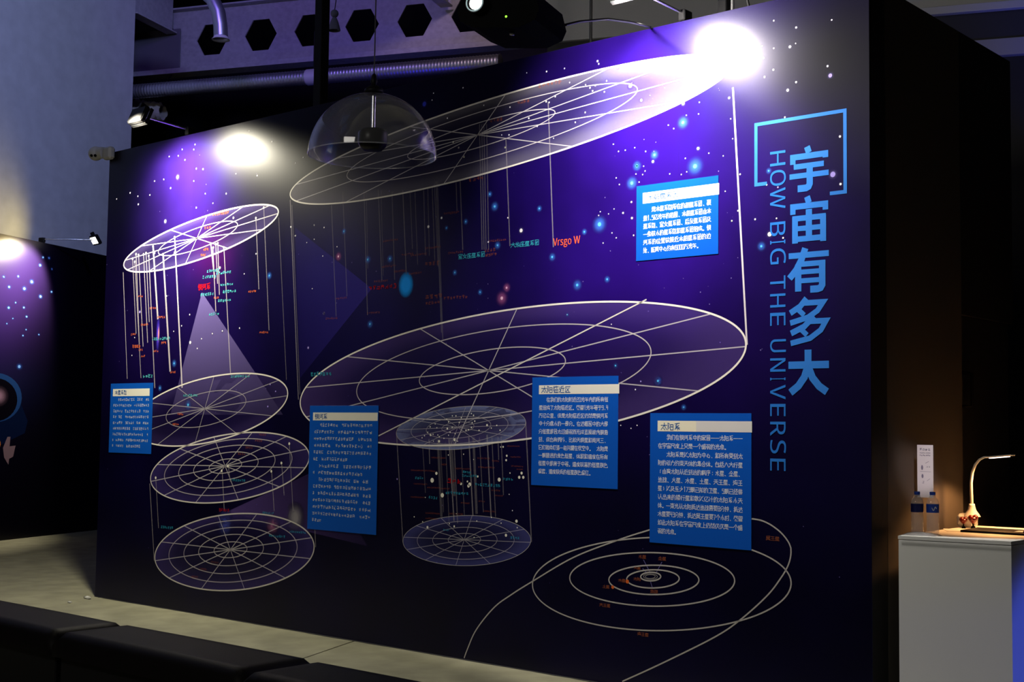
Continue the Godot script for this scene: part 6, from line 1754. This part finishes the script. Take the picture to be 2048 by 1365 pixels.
func small_things():
	# red figurines on short dark stems, before the lamp
	for q in [[Vector3(-0.008, 0, 0.09), 0.82, "left smaller dark red ornament before the desk lamp"], [Vector3(0.045, 0, 0.08), 1.0, "right larger glossy red ornament before the desk lamp"]]:
		var at: Vector3 = LAMP_BASE + q[0]
		var k: float = q[1]
		var t := thing("red_ornament", q[2], "ornament", at, 0.3, "red ornaments on the pedestal")
		obj("stem", lathe([Vector2(0.014 * k, 0), Vector2(0.012 * k, 0.012 * k), Vector2(0.005 * k, 0.018 * k), Vector2(0.006 * k, 0.03 * k)], 14), M.black, t)
		var hs := start()
		ball(0.017 * k, Vector3(-0.012, 0.062, 0) * k, hs, Vector3(1, 1.05, 0.8))
		ball(0.017 * k, Vector3(0.012, 0.064, 0) * k, hs, Vector3(1, 1.1, 0.8))
		lathe([Vector2(0.004, 0.026), Vector2(0.016, 0.038), Vector2(0.026, 0.052), Vector2(0.024, 0.066), Vector2(0.006, 0.07)], 18, hs, Vector3.ZERO, Basis.from_scale(Vector3(k, k, k * 0.7)))
		obj("bud", hs, M.red, t)
	tag(obj("dark_folder", bevel_box(Vector3(0.4, 0.012, 0.3), 0.004, null, Vector3.ZERO, Basis(Vector3.UP, 0.06)), M.black, self, Vector3(-2.80, TOP + 0.006, -7.47)), "flat black folder lying before the desk lamp", "folder")  # made larger to keep lamplight from bouncing off the white top
	tag(obj("paper_sheet", bevel_box(Vector3(0.15, 0.002, 0.2), 0.0005, null, Vector3.ZERO, Basis(Vector3.UP, 0.5)), M.paper, self, Vector3(-3.045, TOP + 0.001, -7.42)), "white sheet of paper between the bottles and the lamp", "paper")
	tag(obj("paper_sheet", bevel_box(Vector3(0.09, 0.002, 0.13), 0.0005, null, Vector3.ZERO, Basis(Vector3.UP, -0.3)), M.paper, self, Vector3(-2.75, TOP + 0.001, -7.74)), "white note lying right of the desk lamp's base", "paper")
	tag(obj("paper_sheet", bevel_box(Vector3(0.05, 0.0015, 0.09), 0.0004, null, Vector3.ZERO, Basis(Vector3.UP, 0.1)), M.paper, self, Vector3(-2.70, TOP + 0.0135, -7.45)), "pale card lying on the black folder", "card")
	tag(obj("phone", bevel_box(Vector3(0.09, 0.01, 0.16), 0.004, null, Vector3.ZERO, Basis(Vector3.UP, 0.05)), M.gloss_black, self, Vector3(-2.62, TOP + 0.017, -7.45)), "black flat device at the pedestal's right edge", "phone")
	tag(obj("glass_ornament", ball(0.016, Vector3(-2.66, TOP + 0.018, -7.77), null, Vector3(1.2, 1, 1)), M.blue), "tiny blue glass ornament at the back of the pedestal", "ornament")
	# security camera on the partition's left end
	var c := thing("security_camera", "white dome security camera with two dark lenses at the mural wall's upper left corner", "security camera", Vector3(WALL_L, 0, ZW))
	obj("mount", bevel_box(Vector3(0.13, 0.12, 0.07), 0.02, null, Vector3(0.04, 4.14, 0.036)), M.ivory, c)
	obj("collar", tube([Vector3(-0.02, 4.15, 0.05), Vector3(-0.09, 4.155, 0.07)], 0.055, 20), M.ivory, c)
	var o := Vector3(-0.115, 4.15, 0.08)
	obj("ball", ball(0.068, o), M.ivory, c)
	var dir := (Vector3(0, 1.6, 0) - (Vector3(WALL_L, 0, ZW) + o)).normalized()
	dir = (dir + Vector3(-0.35, -0.22, 0.1)).normalized()
	var sd := dir.cross(Vector3.UP).normalized()
	for s in [-1, 1]:
		var q: Vector3 = o + (dir + sd * s * 0.28).normalized() * 0.066
		obj("lens", tube([q - dir * 0.004, q + dir * 0.005], 0.014, 14), M.gloss_black, c)
	# crumbs of plaster on the joint by the wall's foot
	for q in [[Vector3(-10.72, 0, -6.36), 0.03], [Vector3(-10.86, 0, -6.62), 0.05]]:
		var st := start()
		ball(q[1], Vector3.ZERO, st, Vector3(1.0, 0.25, 0.5))
		tag(obj("paper_scrap", st, M.white, self, q[0] + Vector3(0, q[1] * 0.25, 0)), "larger white scrap right at the mural wall's lower left corner" if q[1] > 0.04 else "smaller white scrap on the floor joint near the wall corner", "scrap")
